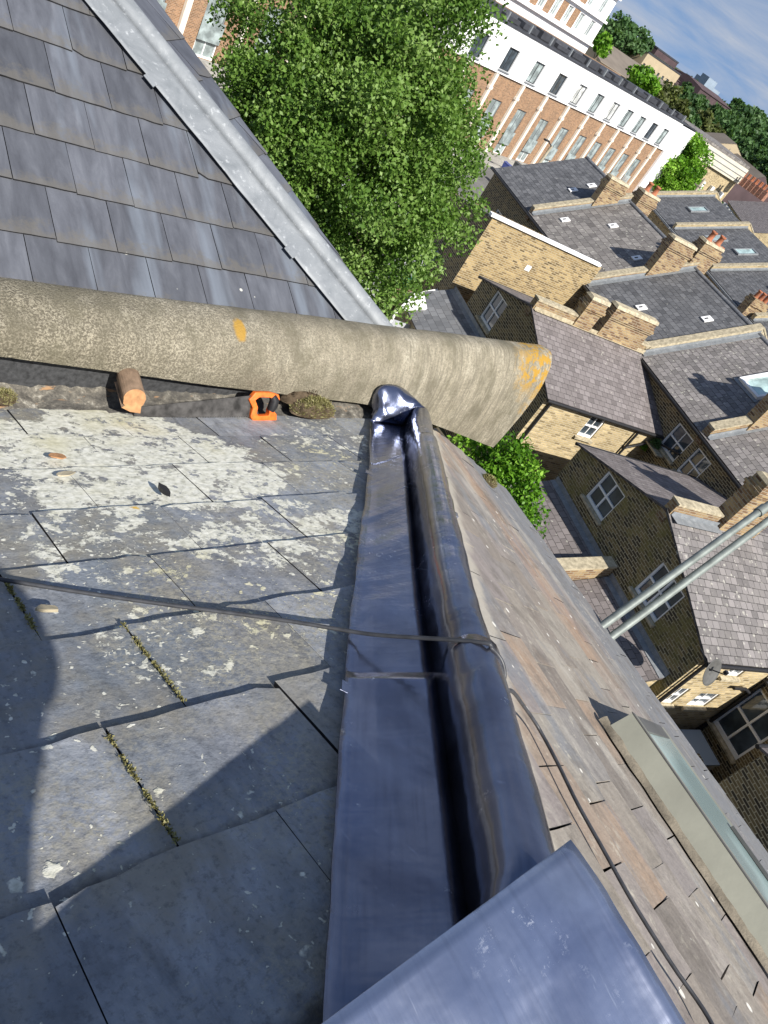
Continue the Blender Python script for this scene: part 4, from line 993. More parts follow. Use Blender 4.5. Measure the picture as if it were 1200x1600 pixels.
def window(root, o, u, n, hole, depth=0.09, style='sash', frame=M_WHITE, glass=M_GLASS, sill=M_STONE, fw=0.055, label=None):
    """a framed window set back in its opening: part window with sub-parts pane and sill"""
    xa, za, xb, zb = hole; o = V(o.x, o.y, 0); p = lambda x, z, d: o + u * x + UP * z - n * d
    mb = MB(); d0, d1 = depth - 0.05, depth + 0.02
    def bar(x0, z0, x1, z1, da=d0, db=d1): mb.box(p(x0, z0, db), u * (x1 - x0), UP * (z1 - z0), n * (db - da))
    e = 0.003
    bar(xa + e, za + e, xa + fw, zb - e); bar(xb - fw, za + e, xb - e, zb - e); bar(xa + fw, zb - fw, xb - fw, zb - e); bar(xa + fw, za + e, xb - fw, za + fw * 1.5)
    xm = (xa + xb) / 2; zm = (za + zb) / 2
    if style in ('sash', 'cross'): bar(xa + fw, zm - fw * 0.45, xb - fw, zm + fw * 0.45, d0 + 0.01)
    if style in ('cross', 'casement'): bar(xm - fw * 0.4, za + fw, xm + fw * 0.4, zb - fw, d0 + 0.012)
    if style == 'sash': bar(xm - 0.014, za + fw, xm + 0.014, zb - fw, d0 + 0.02)
    w = mb.build("window", frame, root); 
    if label: w['label'] = label
    mb = MB(); f = [p(xa + fw * 0.9, za + fw, d1 - 0.012), p(xb - fw * 0.9, za + fw, d1 - 0.012), p(xb - fw * 0.9, zb - fw * 0.9, d1 - 0.012), p(xa + fw * 0.9, zb - fw * 0.9, d1 - 0.012)]
    if u.cross(UP).dot(n) < 0: f.reverse()
    mb.face(f); mb.build("pane", glass, root, w)
    if sill:
        mb = MB(); mb.prism([p(xa - 0.07, za - 0.09, 0.0), p(xa - 0.07, za - 0.09, -0.10), p(xa - 0.07, za - 0.02, -0.10), p(xa - 0.07, za + 0.004, depth - 0.055), p(xa - 0.07, za - 0.09, depth - 0.055)], u * (xb - xa + 0.14))
        mb.build("sill", sill, root, w)
    return w

def roof_slab(mb, p00, p10, p11, p01, th=0.07):
    """p00-p10 is the eave, p01-p11 the ridge; UV u along eave, v up the slope"""
    p00, p10, p11, p01 = map(Vector, (p00, p10, p11, p01)); u = (p10 - p00).normalized(); v = (p01 - p00); v = (v - u * v.dot(u)).normalized()
    q = [p00, p10, p11, p01]; n = (p10 - p00).cross(p01 - p00).normalized()
    if n.z < 0: q = [p10, p00, p01, p11]; n = -n
    uv = [((x - p00).dot(u), (x - p00).dot(v)) for x in q]
    mb.face(q, uv=uv); b = [x - n * th for x in q]; mb.face(b[::-1])
    for k in range(4): mb.face([q[k], b[k], b[(k + 1) % 4], q[(k + 1) % 4]], uv=[(0.1, 0.005)] * 4)

def chimney(root, a0, a1, b, z0, z1, wb=0.42, pots=2, brick=None, cap=True, parent=None, potmat=None):
    mb = MB(); brick = brick or M_CBRICK
    mb.box(P(a0, b - wb / 2, z0), E1 * (a1 - a0), E2 * wb, UP * (z1 - z0))
    for k, (g, h) in enumerate(((0.035, 0.08), (0.07, 0.08), (0.035, 0.08))):
        zz = z1 - 0.42 + k * 0.083
        mb.box(P(a0 - g, b - wb / 2 - g, zz), E1 * (a1 - a0 + 2 * g), E2 * (wb + 2 * g), UP * h)
    st = mb.build("chimney_stack", brick, root)
    if cap:
        mb = MB(); mb.prism([P(a0 - 0.03, b - wb / 2 - 0.03, z1 + 0.002), P(a0 - 0.03, b + wb / 2 + 0.03, z1 + 0.002), P(a0 + 0.02, b + wb / 2 - 0.06, z1 + 0.10), P(a0 + 0.02, b - wb / 2 + 0.06, z1 + 0.10)], E1 * (a1 - a0 + 0.06)); mb.build("cap", M_STONE, root, st)
    for k in range(pots):
        c = P(a0 + (a1 - a0) * (k + 0.5) / pots, b, z1 + 0.06); m2 = MB()
        m2.lathe(c, [(0.15, 0), (0.15, 0.06), (0.115, 0.08), (0.105, 0.34), (0.135, 0.36), (0.135, 0.42), (0.095, 0.42), (0.085, 0.2), (0.0, 0.2)], 12)
        m2.build("chimney_pot", potmat or M_TERRA, root, st)
    return st

def parapet(root, pts, w=0.26, h=0.3, brick=None, cope=True, name="parapet"):
    """raking party-wall parapet following pts (list of points on the roof line)"""
    mb = MB(); mc = MB()
    for p, q in zip(pts, pts[1:]):
        p, q = Vector(p), Vector(q); side = V(-(q - p).y, (q - p).x, 0).normalized() * w / 2
        mb.prism([p - side - UP * 0.35, p + side - UP * 0.35, q + side - UP * 0.35, q - side - UP * 0.35], UP * (0.35 + h))
        s2 = side * 1.18
        mc.prism([p - s2 + UP * (h + 0.002), p + s2 + UP * (h + 0.002), q + s2 + UP * (h + 0.002), q - s2 + UP * (h + 0.002)], UP * 0.065)
    o = mb.build(name, brick or M_CBRICK, root)
    if cope: mc.build("coping_stones", M_STONE, root, o)
    return o

def flashing(root, pts, side, w=0.16, mat=None, parent=None):
    mb = MB()
    for p, q in zip(pts, pts[1:]):
        p, q = Vector(p), Vector(q)
        mb.prism([p, q, q + Vector(side) * w, p + Vector(side) * w], UP * 0.012)
        mb.prism([p, q, q + UP * 0.12, p + UP * 0.12], Vector(side) * 0.012)
    return mb.build("flashing", mat or M_OLEAD, root, parent)

AF, AM = 15.86, 21.2           # outrigger front wall, main rear wall
ZG = GROUND
def ROOFZ(a): return -7.5 + 0.56 * (a - 21.2)
def terrace_house(label, b0, b1, out, roofmat, outmat, zr=-7.46, ze=-8.66, out_w=3.15, brick_front=None, lit=None, wins_front=(), wins_side=(), wins_main=(), ridge=25.3, main=True, af=AF):
    """out: +1 the outrigger stands against party b0 and falls towards +b, -1 against party b1 and falls towards -b, 0 none"""
    root = thing("terraced_house", label, "house", P(22, (b0 + b1) / 2, ZG), "yellow brick terraced houses behind the roof")
    root['b'] = b0
    # main block
    if main:
        mb = MB(); o = P(AM, b0, 0)
        holes = [(x - b0, za, y - b0, zb) for (x, za, y, zb) in wins_main]
        wall(mb, o, E2, -E1, [(0, -7.55), (b1 - b0, -7.55)], ZG, holes)
        wall(mb, P(29.4, b0, 0), E2, E1, [(0, -7.55), (b1 - b0, -7.55)], ZG)
        wall(mb, P(AM, b0 + 0.004, 0), E1, -E2, [(0, -7.55), (ridge - AM, ROOFZ(ridge) - 0.06), (29.4 - AM, -7.55)], ZG)
        wall(mb, P(AM, b1 - 0.004, 0), E1, E2, [(0, -7.55), (ridge - AM, ROOFZ(ridge) - 0.06), (29.4 - AM, -7.55)], ZG)
        mw = mb.build("wall", M_DBRICK, root)
        for h in holes: window(root, o, E2, -E1, h, style='sash')
        mb = MB()
        roof_slab(mb, P(AM - 0.16, b0, ROOFZ(AM - 0.16)), P(AM - 0.16, b1, ROOFZ(AM - 0.16)), P(ridge, b1, ROOFZ(ridge)), P(ridge, b0, ROOFZ(ridge)))
        zr2 = ROOFZ(ridge)
        roof_slab(mb, P(29.6, b1, -7.6), P(29.6, b0, -7.6), P(ridge, b0, zr2), P(ridge, b1, zr2))
        rf = mb.build("roof", roofmat, root)
        mb = MB(); mb.tube([P(AM - 0.22, b0 + 0.02, -7.66), P(AM - 0.22, b1 - 0.02, -7.66)], 0.055, 8); mb.build("gutter", M_BLACK, root)
        mb = MB(); mb.tube([P(ridge, b0, zr2 - 0.03), P(ridge, b1, zr2 - 0.03)], 0.10, 8); mb.build("ridge_tiles", M_ROOF_G, root, rf)
    if out:
        bp = b0 if out > 0 else b1; be = bp + out * out_w
        u = E2 * out; o = P(af, bp, 0)
        holes = [((x0 - bp) * out if out > 0 else (bp - x1), za, (x1 - bp) * out if out > 0 else (bp - x0), zb) for (x0, za, x1, zb) in wins_front]
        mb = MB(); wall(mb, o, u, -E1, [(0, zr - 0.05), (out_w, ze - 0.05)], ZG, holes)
        mb.build("wall", brick_front or M_DBRICK, root)  # shaded front takes the dark brick copy, the sunlit side the pale one
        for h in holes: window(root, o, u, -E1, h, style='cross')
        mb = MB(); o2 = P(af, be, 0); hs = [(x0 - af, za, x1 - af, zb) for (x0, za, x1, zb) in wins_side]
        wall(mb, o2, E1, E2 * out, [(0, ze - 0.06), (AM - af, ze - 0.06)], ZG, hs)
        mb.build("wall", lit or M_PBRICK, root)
        for h in hs: window(root, o2, E1, E2 * out, h, style='sash')
        mb = MB(); g = out * 0.12; ex = be + g; zx = ze - (zr - ze) * 0.12 / out_w
        roof_slab(mb, P(af - 0.07, ex, zx), P(AM + 0.05, ex, zx), P(AM + 0.05, bp, zr), P(af - 0.07, bp, zr), 0.06)
        mb.build("outrigger_roof", outmat, root)
        mb = MB(); mb.tube([P(af - 0.08, ex + out * 0.05, zx - 0.05), P(AM - 0.02, ex + out * 0.05, zx - 0.05)], 0.055, 8); gt = mb.build("gutter", M_BLACK, root)
    return root

# --- six houses of the row
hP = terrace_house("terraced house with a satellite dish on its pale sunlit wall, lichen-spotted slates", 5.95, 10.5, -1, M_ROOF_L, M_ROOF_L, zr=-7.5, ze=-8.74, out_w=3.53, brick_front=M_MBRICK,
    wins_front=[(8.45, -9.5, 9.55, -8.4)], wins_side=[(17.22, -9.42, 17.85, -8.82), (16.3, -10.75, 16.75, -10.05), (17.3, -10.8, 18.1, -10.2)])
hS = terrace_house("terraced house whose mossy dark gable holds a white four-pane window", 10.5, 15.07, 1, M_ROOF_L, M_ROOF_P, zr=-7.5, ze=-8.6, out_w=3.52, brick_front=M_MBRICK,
    wins_front=[(11.72, -9.35, 12.74, -8.32)], wins_main=[(14.15, -9.05, 14.95, -7.98)])
hR = terrace_house("terraced house with a white rooflight, purple slate rear roof and a small lit-wall window", 15.07, 19.6, -1, M_ROOF_L, M_ROOF_P, zr=-7.46, ze=-8.66, out_w=3.21,
    wins_side=[(17.95, -9.72, 18.62, -8.84)], wins_main=[(15.25, -9.0, 16.2, -7.98)])
hT = terrace_house("terraced house with a blue-black slate roof and two chimney stacks on its near party wall", 19.6, 24.25, 1, M_ROOF_B, M_ROOF_P, zr=-7.46, ze=-8.42, out_w=3.2,
    wins_front=[(20.72, -9.35, 21.72, -8.2)])
hB = terrace_house("terraced house with a tall yellow brick flank wall and old grey tiles", 24.25, 30.1, 0, M_ROOF_T, M_ROOF_P)
hC = terrace_house("end terraced house with a dark slate roof nearest the wheelie bins", 30.1, 34.6, 0, M_ROOF_B, M_ROOF_B, wins_main=[(31.6, -9.9, 32.7, -8.7)])
terrace_house("terraced house of dark brick at the corner of the shadowed yard", 1.4, 5.95, 1, M_ROOF_L, M_ROOF_P, zr=-7.5, ze=-8.7, out_w=3.2, brick_front=M_DBRICK)

def extras():
    # yellow flank wall block of hB
    mb = MB(); b0, b1, zt = 24.08, 28.0, -6.72
    wall(mb, P(AF - 0.2, b0, 0), E1, -E2, [(0, zt), (AM - AF + 0.2, zt)], ZG)
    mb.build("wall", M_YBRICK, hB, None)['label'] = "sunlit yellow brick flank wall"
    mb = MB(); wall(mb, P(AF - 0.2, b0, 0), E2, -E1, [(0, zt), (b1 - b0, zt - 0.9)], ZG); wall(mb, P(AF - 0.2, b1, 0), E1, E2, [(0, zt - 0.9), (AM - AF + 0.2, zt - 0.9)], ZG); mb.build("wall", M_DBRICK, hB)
    mb = MB(); roof_slab(mb, P(AF - 0.2, b1 + 0.1, zt - 0.95), P(AM + 0.3, b1 + 0.1, zt - 0.95), P(AM + 0.3, b0 + 0.1, zt - 0.03), P(AF - 0.2, b0 + 0.1, zt - 0.03)); mb.build("outrigger_roof", M_ROOF_T, hB)
    mb = MB(); mb.box(P(AF - 0.36, b0 - 0.09, zt + 0.002), E1 * 5.55, E2 * 0.22, UP * 0.10); mb.build("coping_stones", M_RENDER, hB)
    mb = MB(); mb.box(P(18.1, b0 - 0.012, -8.0), E1 * 0.24, E2 * 0.012, UP * 0.22); mb.build("vent_plate", M_WHITE, hB)
    # parapets on the party walls of the main roofs
    for root, b, a1 in ((hR, 19.6, 25.3), (hT, 24.25, 25.3), (hB, 30.1, 25.3)):
        pp = [P(AM - 0.1, b, ROOFZ(AM - 0.1)), P(a1, b, ROOFZ(a1))]
        parapet(root, pp, 0.27, 0.22, M_CBRICK if b != 19.6 else M_STONE)
        flashing(root, [p - E2 * 0.14 + UP * 0.03 for p in pp], -E2, 0.22)
    pp = [P(ridge_, 19.6, ROOFZ(ridge_) + 0.0) for ridge_ in (25.3,)] 
    parapet(hR, [P(25.3, 19.6, ROOFZ(25.3)), P(27.5, 19.6, ROOFZ(25.3) - 1.2)], 0.27, 0.22, M_STONE)
    pp = [P(AM - 0.1, 15.07, ROOFZ(AM - 0.1)), P(22.3, 15.07, ROOFZ(22.3))]
    parapet(hS, pp, 0.3, 0.3); flashing(hS, [P(AM - 0.1, 14.9, ROOFZ(AM - 0.1) + 0.03), P(25.3, 14.9, ROOFZ(25.3) + 0.03)], -E2, 0.16)
    chimney(hS, 22.3, 23.9, 15.07, -7.6, -4.75, 0.45, 2)
    # parapets and chimneys on the outrigger party walls
    for root, b, zr in ((hR, 19.6, -7.46), (hP, 10.5, -7.5)):
        parapet(root, [P(AF - 0.05, b, zr), P(17.6, b, zr)], 0.27, 0.26)
    parapet(hR, [P(19.0, 19.6, -7.46), P(AM + 0.1, 19.6, -7.46)], 0.27, 0.22)
    flashing(hR, [P(AF, 19.45, -7.5), P(AM, 19.45, -7.5)], -E2, 0.10, M_STONE); flashing(hP, [P(AF, 10.35, -7.54), P(17.7, 10.35, -7.54)], -E2, 0.30)
    chimney(hR, 17.6, 18.35, 19.6, -7.8, -6.45, 0.42, 0)
    chimney(hR, 18.75, 20.75, 19.62, -7.8, -6.4, 0.42, 0)
    chimney(hP, 17.75, 19.3, 10.5, -7.8, -5.9, 0.48, 2)
    # chimneys along the front party walls
    chimney(hT, 23.3, 24.6, 24.25, -7.2, -4.6, 0.45, 0); 
    chimney(hT, 24.9, 26.0, 24.4, -6.2, -4.2, 0.5, 2)
    chimney(hB, 23.6, 24.7, 30.1, -7.2, -4.75, 0.45, 0)
    chimney(hB, 25.6, 26.6, 30.1, -6.0, -4.6, 0.6, 2, M_CBRICK)
    # rooflight of hR
    def Rr(a, b, h=0.0): return P(a, b, ROOFZ(a)) + (UP - E1 * 0.56).normalized() * h
    mb = MB(); a0, a1, b0, b1 = 23.35, 24.6, 16.15, 17.25; w = 0.09
    for q in ((a0, a0 + w, b0, b1), (a1 - w, a1, b0, b1), (a0 + w, a1 - w, b0, b0 + w), (a0 + w, a1 - w, b1 - w, b1)):
        mb.prism([Rr(q[0], q[2], 0), Rr(q[1], q[2], 0), Rr(q[1], q[3], 0), Rr(q[0], q[3], 0)], (UP - E1 * 0.56).normalized() * 0.14)
    s = mb.build("rooflight", M_WHITE, hR); mb = MB(); mb.face([Rr(a0 + w, b0 + w, 0.05), Rr(a1 - w, b0 + w, 0.05), Rr(a1 - w, b1 - w, 0.05), Rr(a0 + w, b1 - w, 0.05)]); mb.build("pane", M_GLASSG, hR, s)
    mb = MB(); mb.prism([Rr(a0 - 0.12, b0 - 0.1, 0.01), Rr(a0 - 0.12, b1 + 0.1, 0.01), Rr(a0 + 0.01, b1 + 0.1, 0.015), Rr(a0 + 0.01, b0 - 0.1, 0.015)], (UP - E1 * 0.56).normalized() * 0.02); mb.build("flashing", M_OLEAD, hR, s)
    # roof vents
    for root, q in ((hT, ((22.1, 21.9), (23.9, 20.6))), (hB, ((22.0, 28.9), (23.6, 27.9), (23.4, 25.2))), (hC, ((23.3, 31.4), (24.2, 31.6)))):
        for a, b in q:
            mb = MB(); mb.prism([Rr(a, b, 0.01), Rr(a + 0.34, b, 0.01), Rr(a + 0.34, b + 0.3, 0.01), Rr(a, b + 0.3, 0.01)], (UP - E1 * 0.56).normalized() * 0.05)
            mb.prism([Rr(a + 0.08, b + 0.12, 0.061), Rr(a + 0.20, b + 0.12, 0.061), Rr(a + 0.20, b + 0.18, 0.061), Rr(a + 0.08, b + 0.18, 0.061)], (UP - E1 * 0.56).normalized() * 0.012, mat=1)
            mb.build("roof_vent", [M_WHITE, M_BLACK], root)
    # downpipes and waste pipes on hR's outrigger and the rear walls
    mb = MB(); be = 16.39
    mb.tube([P(20.1, be - 0.10, -8.75), P(20.1, be - 0.10, ZG)], 0.045, 8); mb.tube([P(20.1, be - 0.10, -9.6), P(AM - 0.1, be - 0.10, -9.0), P(AM - 0.1, 15.2, -8.6)], 0.045, 8); mb.build("downpipe", M_BLACK, hR)
    mb = MB(); mb.tube([P(16.05, be - 0.08, -8.75), P(16.05, be - 0.08, ZG)], 0.045, 8); mb.build("downpipe", M_BLACK, hR)
    mb = MB(); be = 6.97; mb.tube([P(15.98, be - 0.08, -8.8), P(15.98, be - 0.08, ZG)], 0.045, 8); mb.build("downpipe", M_BLACK, hP)
    mb = MB(); mb.tube([P(18.95, be - 0.08, -8.8), P(18.95, be - 0.08, ZG)], 0.05, 8); mb.tube([P(18.0, be - 0.1, -9.75), P(18.5, be - 0.1, -9.75), P(18.95, be - 0.1, -9.95)], 0.045, 8); mb.build("downpipe", M_BLACK, hP)
    # lean-to roofs on the front of the outriggers
    for root, b0, b1, mat, zf in ((hS, 10.72, 13.95, M_ROOF_P, -9.95), (hP, 7.2, 10.3, M_ROOF_P, -9.98), (hT, 20.6, 24.05, M_ROOF_G, -9.72)):
        a1 = 12.6 if root is not hT else 13.9; dz = -1.15 if root is not hT else -0.9
        mb = MB(); roof_slab(mb, P(a1, b0, zf + dz), P(a1, b1, zf + dz), P(AF - 0.01, b1, zf), P(AF - 0.01, b0, zf)); mb.build("lean_to_roof", mat, root)
        mb = MB(); o = P(a1 + 0.15, b0 + 0.05, 0); wall(mb, o, E2, -E1, [(0, zf + dz - 0.04), (b1 - b0 - 0.1, zf + dz - 0.04)], ZG)
        wall(mb, o, E1, -E2, [(0, zf + dz - 0.04), (AF - a1 - 0.15, zf - 0.07)], ZG); wall(mb, P(a1 + 0.15, b1 - 0.05, 0), E1, E2, [(0, zf + dz - 0.04), (AF - a1 - 0.15, zf - 0.07)], ZG)
        mb.build("wall", M_PBRICK, root)
        s = (-E1 + UP * dz / (AF - a1)).normalized()
        mb = MB(); mb.prism([P(AF - 0.004, b0, zf + 0.005), P(AF - 0.004, b1, zf + 0.005), P(AF - 0.004, b1, zf + 0.17), P(AF - 0.004, b0, zf + 0.17)], -E1 * 0.015)
        mb.prism([P(AF - 0.02, b0, zf + 0.004), P(AF - 0.02, b1, zf + 0.004), P(AF - 0.02, b1, zf + 0.004) + s * 0.16, P(AF - 0.02, b0, zf + 0.004) + s * 0.16], UP * 0.014)
        mb.build("flashing", M_OLEAD, root)
    parapet(hP, [P(14.0, 10.5, -10.45), P(AF - 0.02, 10.5, -9.98)], 0.32, 0.34)
    # satellite dish on hP's sunlit wall
    mb = MB(); be = 6.97; c = on_plane(1108, 1048, P(0, be - 0.45, 0), E2); ax = (-E2 * 0.86 + E1 * 0.15 + UP * 0.45).normalized(); e1 = ax.orthogonal().normalized(); e2 = ax.cross(e1); rows = []
    for k in range(8):
        r = 0.02 + 0.34 * k / 7; rows.append([c + ax * (0.55 * r * r) + e1 * r * math.cos(t) * 0.92 + e2 * r * math.sin(t) for t in np.linspace(0, 2 * math.pi, 25)[:-1]])
    mb.loft(rows, closed=True); mb.face(rows[0][::-1])
    dish = mb.build("satellite_dish", M_RAIL, hP); dish.modifiers.new("s", 'SOLIDIFY').thickness = 0.012
    mb = MB(); mb.tube([P(c.dot(E1) - 0.1, be, c.z + 0.15), P(c.dot(E1) - 0.1, be - 0.25, c.z + 0.15), c - ax * 0.02], 0.022, 8); mb.tube([c - e2 * 0.1, c + ax * 0.32 + UP * 0.12], 0.015, 6); mb.box(c + ax * 0.30 + UP * 0.10, E1 * 0.08, E2 * 0.08, UP * 0.08); mb.build("bracket", M_BLACK, hP, dish)
    # glazed ground-floor infill with a big white window between the two yards
    mb = MB(); o = P(19.0, 5.4, 0); h = (0.35, -11.35, 1.5, -9.65)
    wall(mb, o, E2, -E1, [(0, -9.35), (1.6, -9.35)], ZG, [h]); mb.build("wall", M_DBRICK, hP)
    window(hP, o, E2, -E1, h, style='cross', fw=0.07, label="large white four-pane ground floor window in the shadowed yard")
    mb = MB(); roof_slab(mb, P(18.9, 5.3, -9.36), P(18.9, 7.0, -9.36), P(AM, 7.0, -9.0), P(AM, 5.3, -9.0)); mb.build("lean_to_roof", M_DROOF, hP)
    # flowers on the sill
extras()

def boxy(name, label, cat, faces_fn, mat, group=None):
    mb = MB(); faces_fn(mb); return tag(mb.build(name, mat), label, cat, group)

def planter():
    c = P(AM - 0.25, 16.0, -9.0)
    tuft_clump("window_plant", "leafy pot plant with pink flowers on the ledge below the rear window", "plant", P(AM - 0.22, 16.12, -9.08), 0.16, 0.2, 0.26, 420, M_LEAFD, 21, 0.10, soil=False)
    tuft_clump("window_plant", "smaller bright green plant on the same ledge, nearer the sunlit wall", "plant", P(AM - 0.3, 16.33, -9.45), 0.13, 0.12, 0.2, 260, M_LEAFY, 22, 0.10, soil=False)
    mb = MB(); mb.box(P(AM - 0.42, 15.6, -9.17), E1 * 0.41, E2 * 0.75, UP * 0.06); tag(mb.build("ledge", M_STONE, hR))
planter()

def yard_things():
    boxy("grey_rendered_extension", "grey rendered extension with a dark window, partly behind the birch tree", "extension", lambda mb: None, M_GREYR) if False else None
    g = thing("rendered_extension", "grey rendered extension with a dark window, partly behind the birch tree", "extension", P(14.6, 27.2, ZG))
    mb = MB(); o = P(11.5, 26.0, 0); hs = [(3.75, -10.85, 4.85, -10.1)]
    wall(mb, o, E1, -E2, [(0, -9.35), (6.1, -9.35)], ZG, hs); wall(mb, P(11.5, 26, 0), E2, -E1, [(0, -9.35), (3, -9.35)], ZG); mb.face([P(11.5, 26, -9.35), P(17.6, 26, -9.35), P(17.6, 29, -9.35), P(11.5, 29, -9.35)])
    mb.build("wall", M_GREYR, g); window(g, o, E1, -E2, hs[0], style='casement', frame=M_DGREY, sill=None)
    c = thing("canopy", "white sheet canopy over the shed beside the low grey roof", "canopy", P(14.4, 23.4, -11))
    mb = MB(); mb.prism([P(13.0, 22.0, -10.35), P(14.6, 22.9, -10.35), P(15.7, 24.75, -10.25), P(14.2, 23.6, -10.25)], UP * 0.05); mb.build("sheet", M_WHITE, c)
    for q in (P(13.1, 22.2, ZG), P(14.5, 22.9, ZG)):
        mb = MB(); mb.box(q, E1 * 0.08, E2 * 0.08, UP * 2.65); mb.build("post", M_WHITE, c)
    mb = MB(); mb.box(P(13.2, 22.4, ZG), E1 * 1.2, E2 * 0.05, UP * 2.1); mb.build("side_panel", M_GREYR, c)
    boxy("garden_wall", "red brick garden wall below the grey extension", "garden wall", lambda mb: mb.box(P(9.0, 23.3, ZG), E1 * 4.4, E2 * 0.22, UP * 1.7), M_RBRICK)
    boxy("garden_wall", "pale garden wall running towards the wheelie bins", "garden wall", lambda mb: mb.box(P(20.0, 36.0, ZG), E1 * 10, E2 * 0.22, UP * 1.8), M_PBRICK)
    # green watering can / water butt seen beside the extension
    mb = MB(); q = P(14.9, 25.7, -10.98); mb.lathe(q, [(0.0, 0), (0.2, 0), (0.23, 0.3), (0.15, 0.42), (0.0, 0.42)], 12); tag(mb.build("water_butt", M_TEAL), "green plastic tub beside the grey rendered extension", "tub")
    mb = MB(); mb.box(P(14.3, 25.3, ZG), E1 * 1.3, E2 * 0.69, UP * 2.0); tag(mb.build("shed", M_WOODOLD), "low wooden shed carrying the green tub", "shed")
    # shadowed yard: blue-grey water tank and hose reel
    t = thing("water_tank", "blue grey box tank standing in the shadowed yard", "tank", P(17.9, 6.4, ZG))
    mb = MB(); mb.box(P(17.4, 5.7, ZG), E1 * 1.0, E2 * 0.95, UP * 1.5)
    for k in range(7): mb.box(P(17.385, 5.75 + k * 0.13, ZG + 0.1), E1 * 0.014, E2 * 0.06, UP * 1.3)
    mb.build("tank", M_GREYR, t); mb = MB(); mb.box(P(17.38, 5.68, ZG + 1.502), E1 * 1.04, E2 * 0.99, UP * 0.06); mb.build("lid", M_DISTBLUE, t)
    mb = MB(); q = P(17.2, 6.75, ZG + 1.4); mb.tube([q + E2 * 0.28 * math.cos(x) + UP * 0.28 * math.sin(x) for x in np.linspace(0, 2 * math.pi, 25)], 0.03, 8, cap=False); tag(mb.build("hose_ring", M_TEAL), "pale green hose ring hung beside the blue grey tank", "hose")
    boxy("garden_wall", "brick yard wall between the two shadowed yards", "garden wall", lambda mb: mb.box(P(12.5, 5.6, ZG), E1 * 4.8, E2 * 0.22, UP * 1.9), M_DBRICK)
yard_things()

# ------------------------------------------------------------------ second row of terraced houses across the street
def second_row():
    ang = math.radians(61.0); R2 = V(math.cos(ang), math.sin(ang), 0); R1 = V(R2.y, -R2.x, 0)     # R2 along the eave, R1 away
    Q0 = on_plane(1110, 421, V(0, 0, -7.5), UP)      # eave point on the party wall between the two middle houses
    def Q(a, b, z): return V(Q0.x, Q0.y, 0) + R1 * a + R2 * b + UP * z
    def RZ2(a): return -7.5 + 0.52 * a
    labs = ["slate roofed house across the street with two rooflights", "slate roofed house across the street nearest the telegraph pole, one rooflight", "slate roofed house across the street at the photo's right edge", "slate roofed house across the street beyond the others"]
    spans = [(0.0, 6.3), (6.3, 12.0), (-6.2, 0.0), (-12.0, -6.2)]
    for i, (b0, b1) in enumerate(spans):
        root = thing("terraced_house", labs[i] if i < 3 else "slate roofed house across the street hidden past the photo's right edge", "house", Q(4, (b0 + b1) / 2, ZG), "slate roofed houses across the street")
        mb = MB(); wall(mb, Q(0, b0, 0), R2, -R1, [(0, -7.6), (b1 - b0, -7.6)], ZG); wall(mb, Q(9.0, b0, 0), R2, R1, [(0, -7.6), (b1 - b0, -7.6)], ZG)
        for bb, s in ((b0 + 0.005, -1), (b1 - 0.005, 1)): wall(mb, Q(0, bb, 0), R1, R2 * s, [(0, -7.6), (4.5, RZ2(4.5) - 0.1), (9.0, -7.6)], ZG)
        mb.build("wall", M_YBRICK, root)
        mb = MB(); roof_slab(mb, Q(-0.18, b0, RZ2(-0.18)), Q(-0.18, b1, RZ2(-0.18)), Q(4.5, b1, RZ2(4.5)), Q(4.5, b0, RZ2(4.5))); roof_slab(mb, Q(9.18, b1, RZ2(-0.18)), Q(9.18, b0, RZ2(-0.18)), Q(4.5, b0, RZ2(4.5)), Q(4.5, b1, RZ2(4.5)))
        rf = mb.build("roof", M_ROOF_B, root)
        mb = MB(); mb.box(Q(-0.32, b0 + 0.05, -7.75), R1 * 0.13, R2 * (b1 - b0 - 0.1), UP * 0.12); mb.build("gutter", M_OLEAD, root)
        nn = (UP - R1 * 0.52).normalized()
        pp = [Q(-0.1, b1, RZ2(-0.1)), Q(4.5, b1, RZ2(4.5)), Q(9.0, b1, RZ2(0))]
        parapet(root, pp, 0.3, 0.28, M_PBRICK); flashing(root, [p - R2 * 0.16 + UP * 0.03 for p in pp[:2]], -R2, 0.18)
        sk = {0: ((1.3, 4.0), (2.3, 1.9)), 1: ((1.9, 2.6),), 2: ((2.3, 2.9),), 3: ()}[i]
        for a, b in sk:
            def S(x, y, h): return Q(a + x, b0 + b + y, RZ2(a + x)) + nn * h
            mb = MB(); w = 0.08
            for q in ((0, w, 0, 0.85), (1.2 - w, 1.2, 0, 0.85), (w, 1.2 - w, 0, w), (w, 1.2 - w, 0.85 - w, 0.85)): mb.prism([S(q[0], q[2], 0), S(q[1], q[2], 0), S(q[1], q[3], 0), S(q[0], q[3], 0)], nn * 0.1)
            o = mb.build("rooflight", M_OLEAD, root); mb = MB(); mb.face([S(w, w, 0.06), S(1.2 - w, w, 0.06), S(1.2 - w, 0.85 - w, 0.06), S(w, 0.85 - w, 0.06)]); mb.build("pane", M_GLASSG, root, o)
        # chimney near the eave end of the party wall
        if i in (0, 2):
            mb = MB(); c0 = Q(-0.75 + (0.2 if i else 0), b0 + 0.35, -8.2); mb.box(c0, R1 * 1.1, R2 * 0.7, UP * 1.6); mb.box(c0 - R1 * 0.05 - R2 * 0.05 + UP * 1.2, R1 * 1.2, R2 * 0.8, UP * 0.2)
            st = mb.build("chimney_stack", M_CBRICK, root)
            for k in range(3):
                m2 = MB(); m2.lathe(c0 + R1 * (0.2 + 0.35 * k) + R2 * 0.35 + UP * 1.6, [(0.14, 0), (0.11, 0.35), (0.14, 0.37), (0.14, 0.42), (0.08, 0.42), (0.0, 0.3)], 10); m2.build("chimney_pot", M_TERRA, root, st)
second_row()

